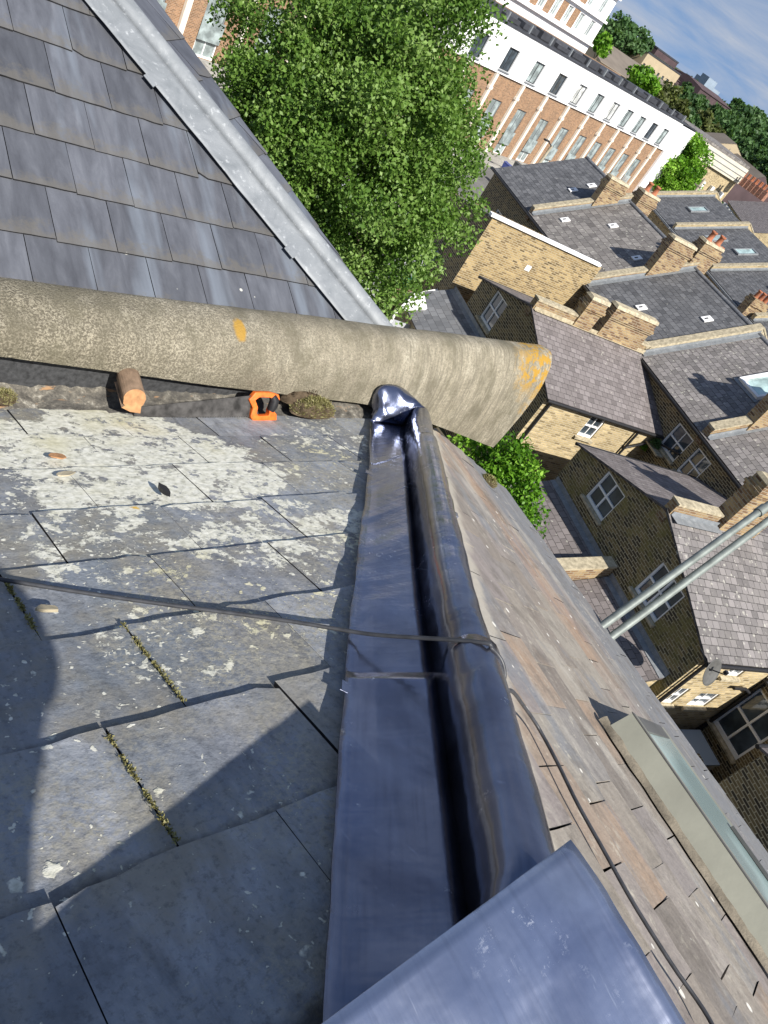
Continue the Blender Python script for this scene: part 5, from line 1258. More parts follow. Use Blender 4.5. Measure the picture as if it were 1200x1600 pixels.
# ------------------------------------------------------------------ long white-topped brick apartment block
def apartment_block():
    root = thing("apartment_block", "long apartment block with a white top storey over orange brick bays", "apartment block", G0 + FDIR * -25)
    def F(t, z, d=0.0): return V(G0.x, G0.y, 0) + FDIR * t + FN * d + UP * z
    T0, T1 = -72.0, 3.35; ZT, ZB = -4.0, -7.05
    pipes = [-70.6, -66.7, -62.8, -58.9, -55.0, -51.0, -47.1, -43.1, -39.1, -35.15, -31.1, -27.2, -23.25, -19.4, -15.8, -12.6, -9.2, -5.9, -2.9]
    up = []; ff = []; gf = []
    mids = [(a + b) / 2 for a, b in zip(pipes, pipes[1:])]
    ups = [-68.0, -64.0, -60.0, -56.0, -52.0, -48.0, -43.3, -38.9, -34.65, -30.6, -26.7, -22.9, -19.35, -15.9, -12.65, -9.5, -6.3, -3.2]
    for c in ups: up.append((c - T0 - 0.74, -6.8, c - T0 + 0.74, -5.15))
    for c in mids: ff.append((c - T0 - 0.72, -11.35, c - T0 + 0.72, -8.9)); gf.append((c - T0 - 0.75, -12.85, c - T0 + 0.75, -11.7))
    mb = MB(); wall(mb, F(T0, 0, 0.0), FDIR, FN, [(0, ZB), (T1 - T0 - 4.0, ZB)], ZG, ff + gf, 0.14); mb.build("wall", M_OBRICK, root)['label'] = "orange brick lower wall"
    mb = MB(); wall(mb, F(T0, 0, 0.16), FDIR, FN, [(0, ZT), (T1 - T0 - 4.0, ZT)], ZB - 0.05, up, 0.2)
    mb.box(F(T0, ZB - 0.05, -0.02), FDIR * (T1 - T0 - 4.0), FN * 0.178, UP * 0.02)
    mb.build("wall", M_RENDER, root)['label'] = "white rendered top storey"
    mb = MB(); mb.box(F(T1 - 4.0, ZG, -11.8), FDIR * 4.0, FN * 12.05, UP * (ZT - 0.15 - ZG)); mb.build("end_pier", M_RENDER, root)
    rg = random.Random(6)
    for h in up: window(root, F(T0, 0, 0.16), FDIR, FN, h, 0.17, 'casement', M_DGREY, rg.choice((M_GLASSL, M_GLASSL, M_GLASS, M_GLASSM)), M_OLEAD, 0.045)
    for h in ff:
        w = window(root, F(T0, 0, 0), FDIR, FN, h, 0.11, 'casement', M_OLEAD, M_GLASSL, None, 0.06)
        mb = MB(); mb.box(F(T0 + h[0] - 0.05, h[1] - 0.55, 0.06), FDIR * (h[2] - h[0] + 0.1), FN * 0.03, UP * 1.15); mb.build("balcony_glass", M_GLASSL, root)
    for h in gf: window(root, F(T0, 0, 0), FDIR, FN, h, 0.11, 'casement', M_WHITE, M_GLASSL, None, 0.07)
    for t in pipes:
        mb = MB(); mb.box(F(t - 0.17, ZG, 0.02), FDIR * 0.34, FN * 0.22, UP * (ZB - 0.1 - ZG)); mb.box(F(t - 0.24, ZB - 1.3, 0.02), FDIR * 0.48, FN * 0.27, UP * 0.22)
        mb.build("downpipe", M_LRAIL, root)
    # roof: dark parapet capping, dark flat roof, pale upstand posts
    mb = MB(); mb.box(F(T0, ZT + 0.002, -0.25), FDIR * (T1 - T0), FN * 0.47, UP * 0.10); mb.build("parapet_capping", M_DROOF, root)
    mb = MB(); roof_slab(mb, F(T0, ZT - 0.05, -0.3), F(T1, ZT - 0.05, -0.3), F(T1, ZT + 0.35, -5.8), F(T0, ZT + 0.35, -5.8), 0.1); roof_slab(mb, F(T1, ZT - 0.05, -11.6), F(T0, ZT - 0.05, -11.6), F(T0, ZT + 0.35, -5.8), F(T1, ZT + 0.35, -5.8), 0.1); mb.build("roof", M_DROOF, root)
    for k in range(22):
        t = T0 + 2 + k * 3.35; mb = MB(); mb.box(F(t, ZT + 0.1, -0.75), FDIR * 0.16, FN * 0.16, UP * 0.62); mb.build("roof_post", M_OLEAD, root)
    for k in range(26):
        t = T0 + 3 + k * 2.8; mb = MB(); mb.box(F(t, ZT + 0.1, -2.6), FDIR * 2.2, FN * 0.9, UP * (0.30 + 0.12 * (k % 3))); mb.build("roof_plant", M_DROOF, root)
    mb = MB(); wall(mb, F(T0, 0, -11.9), FDIR, -FN, [(0, ZT), (T1 - T0, ZT)], ZG); wall(mb, F(T0, 0, 0), -FN, -FDIR, [(0, ZT), (11.9, ZT)], ZG); mb.build("wall", M_OBRICK, root)
    # taller wing behind
    tw = thing("apartment_tower", "taller white apartment wing with brick panels rising behind the long block", "apartment tower", G0 + FDIR * -30 - FN * 30)
    mb = MB(); x0, x1, d = -34.0, 2.1, -17.0; hs = []; zt = 4.2
    for k in range(13):
        for fl in range(3):
            hs.append((1.2 + 2.7 * k, -2.9 + 2.6 * fl, 2.2 + 2.7 * k, -1.2 + 2.6 * fl))
    wall(mb, F(x0, 0, d), FDIR, FN, [(0, zt), (x1 - x0, zt)], ZG, hs, 0.2); wall(mb, F(x1, 0, d), -FN, FDIR, [(0, zt), (14, zt)], ZG); wall(mb, F(x0, 0, d), -FN, -FDIR, [(0, zt), (14, zt)], ZG); mb.face([F(x0, zt, d), F(x1, zt, d), F(x1, zt, d - 14), F(x0, zt, d - 14)])
    mb.build("wall", M_RENDER, tw)
    for h in hs: window(tw, F(x0, 0, d), FDIR, FN, h, 0.14, 'casement', M_WHITE, M_GLASSL, None, 0.06)
    for k in range(11):
        for fl in range(3):
            mb = MB(); mb.box(F(x0 + 2.35 + 2.7 * k, -3.0 + 2.6 * fl, d + 0.0), FDIR * 1.3, FN * 0.02, UP * 1.9); mb.build("brick_panel", M_OBRICK, tw)
    for fl in range(4):
        mb = MB(); mb.box(F(x0 - 0.1, -3.4 + 2.6 * fl, d + 0.02), FDIR * (x1 - x0 + 0.2), FN * 0.35, UP * 0.25); mb.build("floor_band", M_RENDER, tw)
apartment_block()

# ------------------------------------------------------------------ small street things
def wheelie(p, mat, label, rz=0.4, group="wheelie bins by the pavement"):
    root = thing("wheelie_bin", label, "wheelie bin", p, group); c, s = math.cos(rz), math.sin(rz); X = V(c, s, 0); Y = V(-s, c, 0); p = Vector(p)
    mb = MB(); b = [p + X * x * 0.22 + Y * y * 0.24 for x, y in ((-1, -1), (1, -1), (1, 1), (-1, 1))]; t = [p + X * x * 0.29 + Y * y * 0.33 + UP * 1.0 for x, y in ((-1, -1), (1, -1), (1, 1), (-1, 1))]
    mb.face(b[::-1]); mb.face(t)
    for k in range(4): mb.face([b[k], b[(k + 1) % 4], t[(k + 1) % 4], t[k]])
    mb.build("body", mat, root)
    mb = MB(); mb.prism([p + X * x * 0.31 + Y * y * 0.36 + UP * (1.002 + (0.04 if y > 0 else 0)) for x, y in ((-1, -1), (1, -1), (1, 1), (-1, 1))], UP * 0.05); mb.build("lid", mat, root)
    for k in (-1, 1): 
        mb = MB(); q = p + Y * 0.28 + X * 0.2 * k + UP * 0.1; mb.tube([q - X * 0.03, q + X * 0.03], 0.1, 12); mb.build("wheel", M_BLACK, root)
def street():
    z = GROUND + 0.13
    for (px, py, m, lab) in ((803, 300, M_BINGREEN, "green wheelie bin beside the lamp post"), (777, 291, M_BINGREEN, "green wheelie bin nearest the birch tree"), (783, 275, M_BINBLUE, "blue wheelie bin behind the green ones"), (800, 274, M_DGREY, "dark wheelie bin behind the green ones")):
        q = on_plane(px, py, V(0, 0, z), UP)
        root = thing("wheelie_bin", lab, "wheelie bin", q, "wheelie bins by the pavement") if False else wheelie(q, m, lab)
    for (px, py, m, lab) in ((1013, 312, M_DGREY, "dark bin against the white end pier of the apartment block"), (1022, 318, M_TEAL, "teal bin on the road beside the dark bin"), (1037, 306, M_YELLOW, "yellow grit bin at the kerb below the round tree"), (1030, 338, M_ORANGE, "orange bin by the chimney in the street")):
        wheelie(on_plane(px, py, V(0, 0, z), UP), m, lab, 0.8, "bins in the street beyond the roofs")
    t = thing("telegraph_pole", "pale telegraph pole rising from the street beyond the slate roofs", "telegraph pole", V(75.8, 42.9, GROUND))
    mb = MB(); mb.tube([V(75.8, 42.9, GROUND), V(75.9, 42.7, -6.1)], [0.16, 0.12], 10); mb.build("pole", M_POLE, t)
    mb = MB(); mb.box(V(75.6, 42.3, -7.0), V(0.1, 0.9, 0), V(0.1, 0, 0), V(0, 0, 0.12)); mb.build("crossarm", M_POLE, t)
    for i, (px, py, h, r) in enumerate(((1093, 190, 7.5, 120), (1140, 235, 7.0, 150), (1163, 250, 7.0, 140))):
        d = wray(px, py); k = r / math.hypot(d.x, d.y); p = d * k; mb = MB(); mb.tube([V(p.x, p.y, GROUND), V(p.x, p.y, GROUND + h + 1)], [0.15, 0.11], 8)
        tag(mb.build("telegraph_pole", M_POLE), ["far telegraph pole just past the end of the white block", "far telegraph pole left of the red chimney", "far telegraph pole right of the red chimney"][i], "telegraph pole", "far telegraph poles")
    l = thing("street_lamp", "timber street lamp pole with a black lantern arm in front of the brick block", "street lamp", V(52.73, 42.72, GROUND))
    mb = MB(); mb.tube([V(52.73, 42.72, GROUND), V(52.9, 42.5, -9.0)], [0.13, 0.10], 10); mb.build("pole", M_POLE, l)
    mb = MB(); p = V(52.9, 42.5, -9.3); mb.tube([p, p + FDIR * -0.1 + UP * 0.3, p - FDIR * 0.9 + UP * 0.55], 0.045, 8); mb.build("arm", M_BLACK, l)
    mb = MB(); q = p - FDIR * 0.9 + UP * 0.5; mb.box(q - FDIR * 0.55 - FN * 0.12, FDIR * 0.6, FN * 0.24, UP * 0.12); mb.build("lantern", M_BLACK, l)
street()

# ------------------------------------------------------------------ trees
def leaf_mesh(name, centers, sizes, tones, mat, root, seed, droop=0.3):
    rs = np.random.RandomState(seed); n = len(centers); c = np.asarray(centers, float); s = np.asarray(sizes, float)[:, None]
    d = rs.normal(size=(n, 3)); d[:, 2] -= droop; d /= np.linalg.norm(d, axis=1)[:, None]
    a = rs.normal(size=(n, 3)); a -= d * (a * d).sum(1)[:, None]; a /= np.linalg.norm(a, axis=1)[:, None]; nn = np.cross(d, a)
    v = np.stack([c - d * s * 0.5, c + a * s * 0.34 + nn * s * 0.10, c + d * s * 0.55, c - a * s * 0.34 + nn * s * 0.10], 1).reshape(-1, 3)
    off = np.array(root.location); v -= off
    me = bpy.data.meshes.new(name); me.vertices.add(4 * n); me.vertices.foreach_set("co", v.ravel())
    me.loops.add(4 * n); me.loops.foreach_set("vertex_index", np.arange(4 * n)); me.polygons.add(n); me.polygons.foreach_set("loop_start", np.arange(0, 4 * n, 4)); 
    at = me.attributes.new("tone", 'FLOAT', 'FACE'); at.data.foreach_set("value", np.asarray(tones, float))
    me.materials.append(mat); me.update(calc_edges=True); me.validate()
    o = bpy.data.objects.new(name, me); COL.objects.link(o); o.parent = root; return o

def crown_points(c, rx, ry, rz, n_cl, per, seed, cl_r=(0.5, 1.0), hollow=0.45, shape=1.0):
    rs = np.random.RandomState(seed); C = []; S = []
    while len(C) < n_cl:
        p = rs.uniform(-1, 1, 3); r = np.linalg.norm(p)
        if r > 1 or r < hollow and rs.rand() < 0.75: continue
        lump = 0.78 + 0.34 * noise.noise(V(*(p / max(r, 1e-3) * 1.8)) + V(seed, 0, 0)) + 0.16 * noise.noise(V(*(p / max(r, 1e-3) * 4.5)) + V(0, seed, 0))
        w = (1 - 0.42 * p[2] * p[2]) if p[2] > 0 else (1 - 0.25 * p[2] * p[2])
        C.append([p[0] * rx * lump * w, p[1] * ry * lump * w, p[2] * rz * lump]); S.append(rs.uniform(*cl_r))
    C = np.array(C) + np.array(c); pts = []; tn = []
    for q, s in zip(C, S):
        k = int(per * s / np.mean(S)); g = rs.normal(size=(k, 3)); g /= np.linalg.norm(g, axis=1)[:, None]; g *= (rs.rand(k, 1) ** 0.45) * s; g[:, 2] *= 0.72; g[:, 2] -= 0.12 * s
        pts.append(q + g); tn.append(np.clip(rs.normal(0.52 + rs.normal(0, 0.2), 0.17, k), 0, 1))
    return np.concatenate(pts), np.concatenate(tn), C

def tree(name, label, cat, base, c, rx, ry, rz, n_cl, per, leaf, mat, seed, group=None, cl_r=(0.5, 1.0), trunk_r=0.2, limbs=8, hollow=0.45):
    base = Vector(base); root = thing(name, label, cat, base, group); c = Vector(c)
    pts, tn, C = crown_points(c, rx, ry, rz, n_cl, per, seed, cl_r, hollow)
    rs = np.random.RandomState(seed + 5)
    leaf_mesh("crown", pts, rs.uniform(leaf * 0.65, leaf * 1.35, len(pts)), tn, mat, root, seed + 9)
    mb = MB(); top = c + V(0, 0, rz * 0.4)
    mid = base.lerp(c, 0.55) + V(0.15, -0.1, 0)
    mb.tube([base - UP * 0.1, base + UP * 0.4, mid, c, top], [trunk_r * 1.3, trunk_r, trunk_r * 0.75, trunk_r * 0.45, trunk_r * 0.15], 10)
    for k in range(limbs):
        q = Vector(C[rs.randint(len(C))]); st = mid.lerp(top, rs.rand() * 0.85); m = st.lerp(q, 0.5) + V(0, 0, 0.25 * rx * 0.3)
        mb.tube([st, m, q], [trunk_r * 0.36, trunk_r * 0.22, trunk_r * 0.06], 7)
    mb.build("trunk", M_BARK, root); return root

def fp_(px, py, dist):
    r = wray(px, py); return r * (dist / math.hypot(r.x, r.y))
def trees():
    cc = wray(540, 214) * 19.6
    tree("birch_tree", "big leafy green tree in front of the white-topped block", "tree", V(cc.x, cc.y, GROUND), cc, 4.65, 4.65, 5.1, 600, 300, 0.10, M_LEAF, 3, None, (0.4, 0.9), 0.24, 30, 0.5)
    c2 = wray(800, 745) * 10.6
    tree("garden_tree", "small bright green tree growing just below the slate eave", "tree", V(c2.x - 0.2, c2.y - 0.1, GROUND), c2 + V(-0.05, 0, -0.35), 0.66, 1.05, 1.05, 95, 150, 0.06, M_LEAFY, 8, None, (0.16, 0.34), 0.07, 9, 0.3)
    b = V(100.0, 59.0, GROUND); c3 = fp_(1060, 268, 104)
    tree("street_tree", "round bright green street tree at the end of the white block", "tree", V(c3.x, c3.y, GROUND), c3, 3.7, 3.7, 4.4, 110, 190, 0.3, M_LEAFY, 12, None, (0.7, 1.4), 0.25, 6)
trees()

# ------------------------------------------------------------------ farther streets, school, distant trees and towers
def fp(px, py, dist):
    r = wray(px, py); return r * (dist / math.hypot(r.x, r.y))
def far_block(name, label, cat, a, b, dist_a, dist_b, ztop, depth, mat, roofmat=None, rise=0.0, wins=None, group=None, zbot=GROUND):
    """block whose front wall runs between two viewed points at given distances"""
    A = fp(a[0], a[1], dist_a); B = fp(b[0], b[1], dist_b); A = V(A.x, A.y, 0); B = V(B.x, B.y, 0)
    u = (B - A).normalized(); L = (B - A).length; n = V(u.y, -u.x, 0)
    if n.dot(A) > 0: n = -n
    root = thing(name, label, cat, V((A.x + B.x) / 2, (A.y + B.y) / 2, GROUND), group)
    hs = []
    if wins:
        nx, rows, w, h = wins
        for r_ in rows:
            for k in range(nx): x = L * (k + 0.5) / nx; hs.append((x - w / 2, r_, x + w / 2, r_ + h))
    mb = MB(); wall(mb, A, u, n, [(0, ztop), (L, ztop)], zbot, hs, 0.25); wall(mb, A - n * depth, u, -n, [(0, ztop), (L, ztop)], zbot)
    wall(mb, A, -n, -u, [(0, ztop), (depth / 2, ztop + rise), (depth, ztop)], zbot); wall(mb, B, -n, u, [(0, ztop), (depth / 2, ztop + rise), (depth, ztop)], zbot)
    mb.build("wall", mat, root)
    for h in hs[:60]:
        m2 = MB(); o = A + u * h[0] - n * 0.2; f = [o + UP * h[1], o + u * (h[2] - h[0]) + UP * h[1], o + u * (h[2] - h[0]) + UP * h[3], o + UP * h[3]]
        m2.face(f); m2.build("window", M_GLASS, root)
    mb = MB()
    if rise > 0:
        mid = -n * depth / 2; e = n * 0.3
        roof_slab(mb, A + e + UP * (ztop - 0.1), B + e + UP * (ztop - 0.1), B + mid + UP * (ztop + rise), A + mid + UP * (ztop + rise)); roof_slab(mb, B - n * depth - e + UP * (ztop - 0.1), A - n * depth - e + UP * (ztop - 0.1), A + mid + UP * (ztop + rise), B + mid + UP * (ztop + rise))
    else:
        mb.box(A + n * 0.1 + UP * (ztop + 0.01) - u * 0.1, u * (L + 0.2), -n * (depth + 0.2), UP * 0.4)
    mb.build("roof", roofmat or M_DROOF, root)
    root['span'] = L
    return root, A, B, u, n

def distant():
    # cream-fronted terrace with columned bays past the end of the white block
    root, A, B, u, n = far_block("stucco_terrace", "cream stucco terrace with a tall pale parapet and white bay columns", "terrace", (1152, 284), (1077, 224), 124, 117, -4.9, 9, M_PBRICK, M_ROOF_T, 0.0)
    L = (B - A).length
    mb = MB(); mb.box(A + n * 0.02 + UP * -6.9, u * L, n * 0.35, UP * 2.0); mb.build("parapet", M_CREAM, root)
    for k in range(3):
        mb = MB(); mb.box(A + n * 0.36 + UP * (-6.6 + 0.62 * k), u * L, n * 0.06, UP * 0.09); mb.build("moulding", M_OLEAD, root)
    for k in range(10):
        q = A + u * (1.0 + k * 1.9); mb = MB(); mb.box(q + n * 0.05 + UP * (GROUND + 0.4), u * 0.5, n * 0.5, UP * 3.9); mb.build("column", M_WHITE, root)
    r2, A, B, u, n = far_block("terraced_house", "slate roofed terrace end with white columned bays in front of the red chimneys", "house", (1200, 335), (1152, 300), 96, 112, -8.2, 9, M_PBRICK, M_ROOF_P, 2.6, None, "far terraced houses")
    for k in range(9):
        q = A + u * (0.4 + k * 1.9); mb = MB(); mb.box(q + n * 0.04 + UP * (GROUND + 0.4), u * 0.55, n * 0.55, UP * 4.0); mb.build("column", M_WHITE, r2)
    # row of red chimney pots along the ridge behind
    for k in range(9):
        p = fp(1154 + k * 6.2, 262 + k * 4.0, 128 - k * 1.8); mb = MB()
        mb.box(V(p.x - 0.4, p.y - 0.3, p.z - 1.6), V(0.8, 0, 0), V(0, 0.6, 0), V(0, 0, 1.1)); st = mb.build("chimney_stack", M_RBRICK, r2)
        for j in range(2):
            m2 = MB(); m2.lathe(V(p.x - 0.2 + 0.4 * j, p.y, p.z - 0.5), [(0.15, 0), (0.13, 0.55), (0.16, 0.6), (0.08, 0.6), (0.0, 0.4)], 8); m2.build("chimney_pot", M_TERRA, r2, st)
    r3, *_ = far_block("terraced_house", "brown hipped roof house with the red chimney behind the cream terrace", "house", (1148, 268), (1100, 236), 140, 150, -8.6, 10, M_PURPLE, M_BROWNROOF, 3.6, None, "far terraced houses")
    p = fp(1147, 248, 138); mb = MB(); mb.box(V(p.x - 0.7, p.y - 0.5, -8), V(1.4, 0, 0), V(0, 1, 0), V(0, 0, p.z + 8)); st = mb.build("chimney_stack", M_RBRICK, r3)
    r4, *_ = far_block("terraced_house", "brown roofed house just past the far end of the white block", "house", (1097, 222), (1078, 208), 150, 158, -6.6, 10, M_BUFF, M_BROWNROOF, 2.6, None, "far terraced houses")
    r5, *_ = far_block("terraced_house", "slate roofed house at the photo's right edge beyond the red chimneys", "house", (1215, 268), (1170, 243), 150, 180, -9.0, 10, M_PBRICK, M_ROOF_P, 3.5, None, "far terraced houses")
    # long brown school roof and its buff block
    far_block("school_hall", "long low building with a plain brown roof behind the white block", "school", (1078, 188), (948, 80), 245, 216, -8.0, 30, M_BUFF, M_BROWNROOF, 3.4)
    far_block("buff_block", "buff brick block with a dark stepped top on the skyline", "block", (1056, 128), (1005, 95), 285, 268, -1.7, 18, M_BUFF, M_DROOF, 0, (7, (-6.0,), 1.2, 1.8))
    r6, A, B, u, n = far_block("rooftop_storey", "dark rooftop storey set back on the buff block", "rooftop storey", (1052, 110), (1022, 85), 289, 276, 0.4, 8, M_PURPLE, M_DROOF, 0, None, None, -1.2)
    for i, (a, b, da, db, zt) in enumerate((((1082, 140), (1050, 128), 320, 308, -3.2), ((1105, 150), (1078, 128), 322, 310, -2.6), ((1140, 172), (1098, 135), 330, 308, -1.3))):
        far_block("dark_brick_house", ["dark purple brick houses left of the glass towers", "dark purple brick houses under the glass towers", "dark purple brick row right of the glass towers"][i], "house", a, b, da, db, zt, 14, M_PURPLE, M_PURPLE, 1.0, None, "dark brick houses on the skyline")
    far_block("buff_block", "small pale block with dark windows in front of the purple row", "block", (1140, 178), (1106, 158), 262, 250, -4.0, 12, M_BUFF, M_BROWNROOF, 0, (5, (-7.5,), 1.1, 2.0))
    for i, (a, b, d, zt) in enumerate((((1086, 140), (1080, 128), 1500, 5.5), ((1095, 140), (1088, 128), 1400, 10.5), ((1104, 146), (1097, 138), 1450, 3.0), ((986, 60), (976, 52), 900, 7.0))):
        far_block("glass_tower", ["pale blue tower on the skyline, lower left one", "tallest pale blue tower on the skyline", "pale blue tower on the skyline, right of the tallest", "pale blue tower behind the trees by the white wing"][i], "tower", a, b, d, d * 1.01, zt, 20, M_DISTBLUE, M_DISTBLUE, 0, None, "distant glass towers")
    far_block("white_shed", "low white roofed shed among the far trees", "shed", (1188, 228), (1172, 212), 200, 220, -8.5, 8, M_WHITE, M_RENDER, 1.0)
    far_block("terraced_house", "small far house with a pale gable among the trees", "house", (1168, 218), (1155, 208), 230, 240, -9.0, 8, M_RENDER, M_ROOF_P, 3.0, None, "far terraced houses")
    # individual distant trees: px, py of crown centre, distance, radius, leaf material
    T = [(965, 45, 250, 8, 0), (975, 60, 255, 7, 0), (990, 72, 270, 8, 0), (1003, 80, 275, 7, 0), (943, 70, 160, 3.6, 1), (1000, 122, 150, 4.2, 1), (1012, 132, 150, 3.6, 1),
         (1030, 150, 170, 6, 2), (1048, 158, 180, 6, 2), (1062, 150, 195, 7, 0), (1078, 158, 200, 6, 0), (1090, 165, 205, 6, 0), (1060, 175, 165, 5, 2), (1078, 185, 170, 5, 0), (1095, 198, 180, 6, 0), (1110, 212, 178, 6, 3), (1098, 190, 172, 5, 3), (1126, 205, 190, 6, 0),
         (1118, 180, 230, 6, 0), (1130, 188, 235, 6, 0), (1145, 186, 260, 7, 0), (1158, 192, 270, 7, 0), (1140, 215, 205, 6, 0), (1152, 228, 200, 5, 0), (1165, 236, 190, 6, 0), (1178, 245, 185, 6, 0), (1190, 252, 180, 6, 0), (1200, 262, 175, 6, 0), (1176, 200, 300, 9, 0), (1190, 208, 310, 9, 0), (1202, 222, 290, 9, 0), (1168, 178, 420, 10, 0), (1182, 188, 430, 10, 0), (1198, 200, 440, 11, 0), (1150, 165, 520, 9, 0), (1212, 240, 240, 9, 0), (1195, 236, 215, 7, 0), (1206, 280, 165, 6, 0)]
    mats = [M_LEAFD, M_LEAFY, M_LEAFO, M_LEAFO]
    where = {0: "dark green", 1: "bright green", 2: "olive green", 3: "brownish olive"}
    for i, (px, py, d, r, m) in enumerate(T):
        c = fp(px, py, d); r *= 0.68 if i > 6 else 0.9; lab = "%s distant tree on the skyline beyond the white block" % where[m] if m == 0 else None
        labs = {4: "small bright green tree at the foot of the white wing", 5: "bright green tree rising behind the dark flat roof, left of two", 6: "bright green tree rising behind the dark flat roof, right of two"}
        lab = labs.get(i) or ("%s tree in the belt beyond the end of the white block" % where[m])
        tree("distant_tree", lab, "tree", V(c.x, c.y, GROUND), c, r * 0.66, r * 0.66, r * 0.70, 30, 34, max(0.45, d * 0.0042), mats[m], 100 + i, "trees beyond the white block", (r * 0.18, r * 0.32), 0.3, 2, 0.4)
    # hedge by the street, one thing
    h = thing("hedge", "yellow green hedge in front of the cream terrace", "hedge", fp(1140, 305, 100))
    pts = []; rs = np.random.RandomState(4)
    a = on_plane(1080, 285, V(0, 0, GROUND + 1), UP); b = on_plane(1128, 312, V(0, 0, GROUND + 1), UP)
    for k in range(2600): t = rs.rand(); q = a.lerp(b, t); pts.append([q.x + rs.normal(0, 0.7), q.y + rs.normal(0, 0.7), GROUND + rs.rand() * 2.2])
    leaf_mesh("foliage", np.array(pts), rs.uniform(0.3, 0.6, len(pts)), np.clip(rs.normal(0.5, 0.2, len(pts)), 0, 1), M_LEAFY, h, 4)
    h2 = thing("hedge", "dark green hedge and ivy in the gardens behind the telegraph pole", "hedge", fp(1100, 318, 92))
    pts = []; a = on_plane(1062, 318, V(0, 0, GROUND + 1), UP); b = on_plane(1120, 335, V(0, 0, GROUND + 1), UP)
    for k in range(3600): t = rs.rand(); q = a.lerp(b, t); pts.append([q.x + rs.normal(0, 2.2), q.y + rs.normal(0, 1.2), GROUND + rs.rand() * 2.6])
    leaf_mesh("foliage", np.array(pts), rs.uniform(0.3, 0.7, len(pts)), np.clip(rs.normal(0.35, 0.2, len(pts)), 0, 1), M_LEAFD, h2, 6)
    # far-off woods all round the horizon, too many to count
    pts = []; sz = []
    for k in range(26000):
        az = rs.uniform(0, 2 * math.pi); d = rs.uniform(480, 1500); hh = 9 + 5 * noise.noise(V(math.cos(az) * 9, math.sin(az) * 9, d * 0.004))
        pts.append([math.cos(az) * d, math.sin(az) * d, GROUND + rs.rand() ** 0.7 * hh]); sz.append(d * 0.0085)
    w0 = bpy.data.objects.new("woodland", None)
    class R0: location = V(0, 0, 0)
    o = leaf_mesh("woodland", np.array(pts), np.array(sz), np.clip(rs.normal(0.5, 0.22, len(pts)), 0, 1), M_LEAFD, thing_dummy(), 7, 0.0)
    o.parent = None; o.location = (0, 0, 0); tag(o, "far-off woods along the horizon", None, None, 'stuff'); bpy.data.objects.remove(DUMMY[0])
DUMMY = []
def thing_dummy():
    o = bpy.data.objects.new("tmp", None); COL.objects.link(o); DUMMY[:] = [o]; return o
distant()

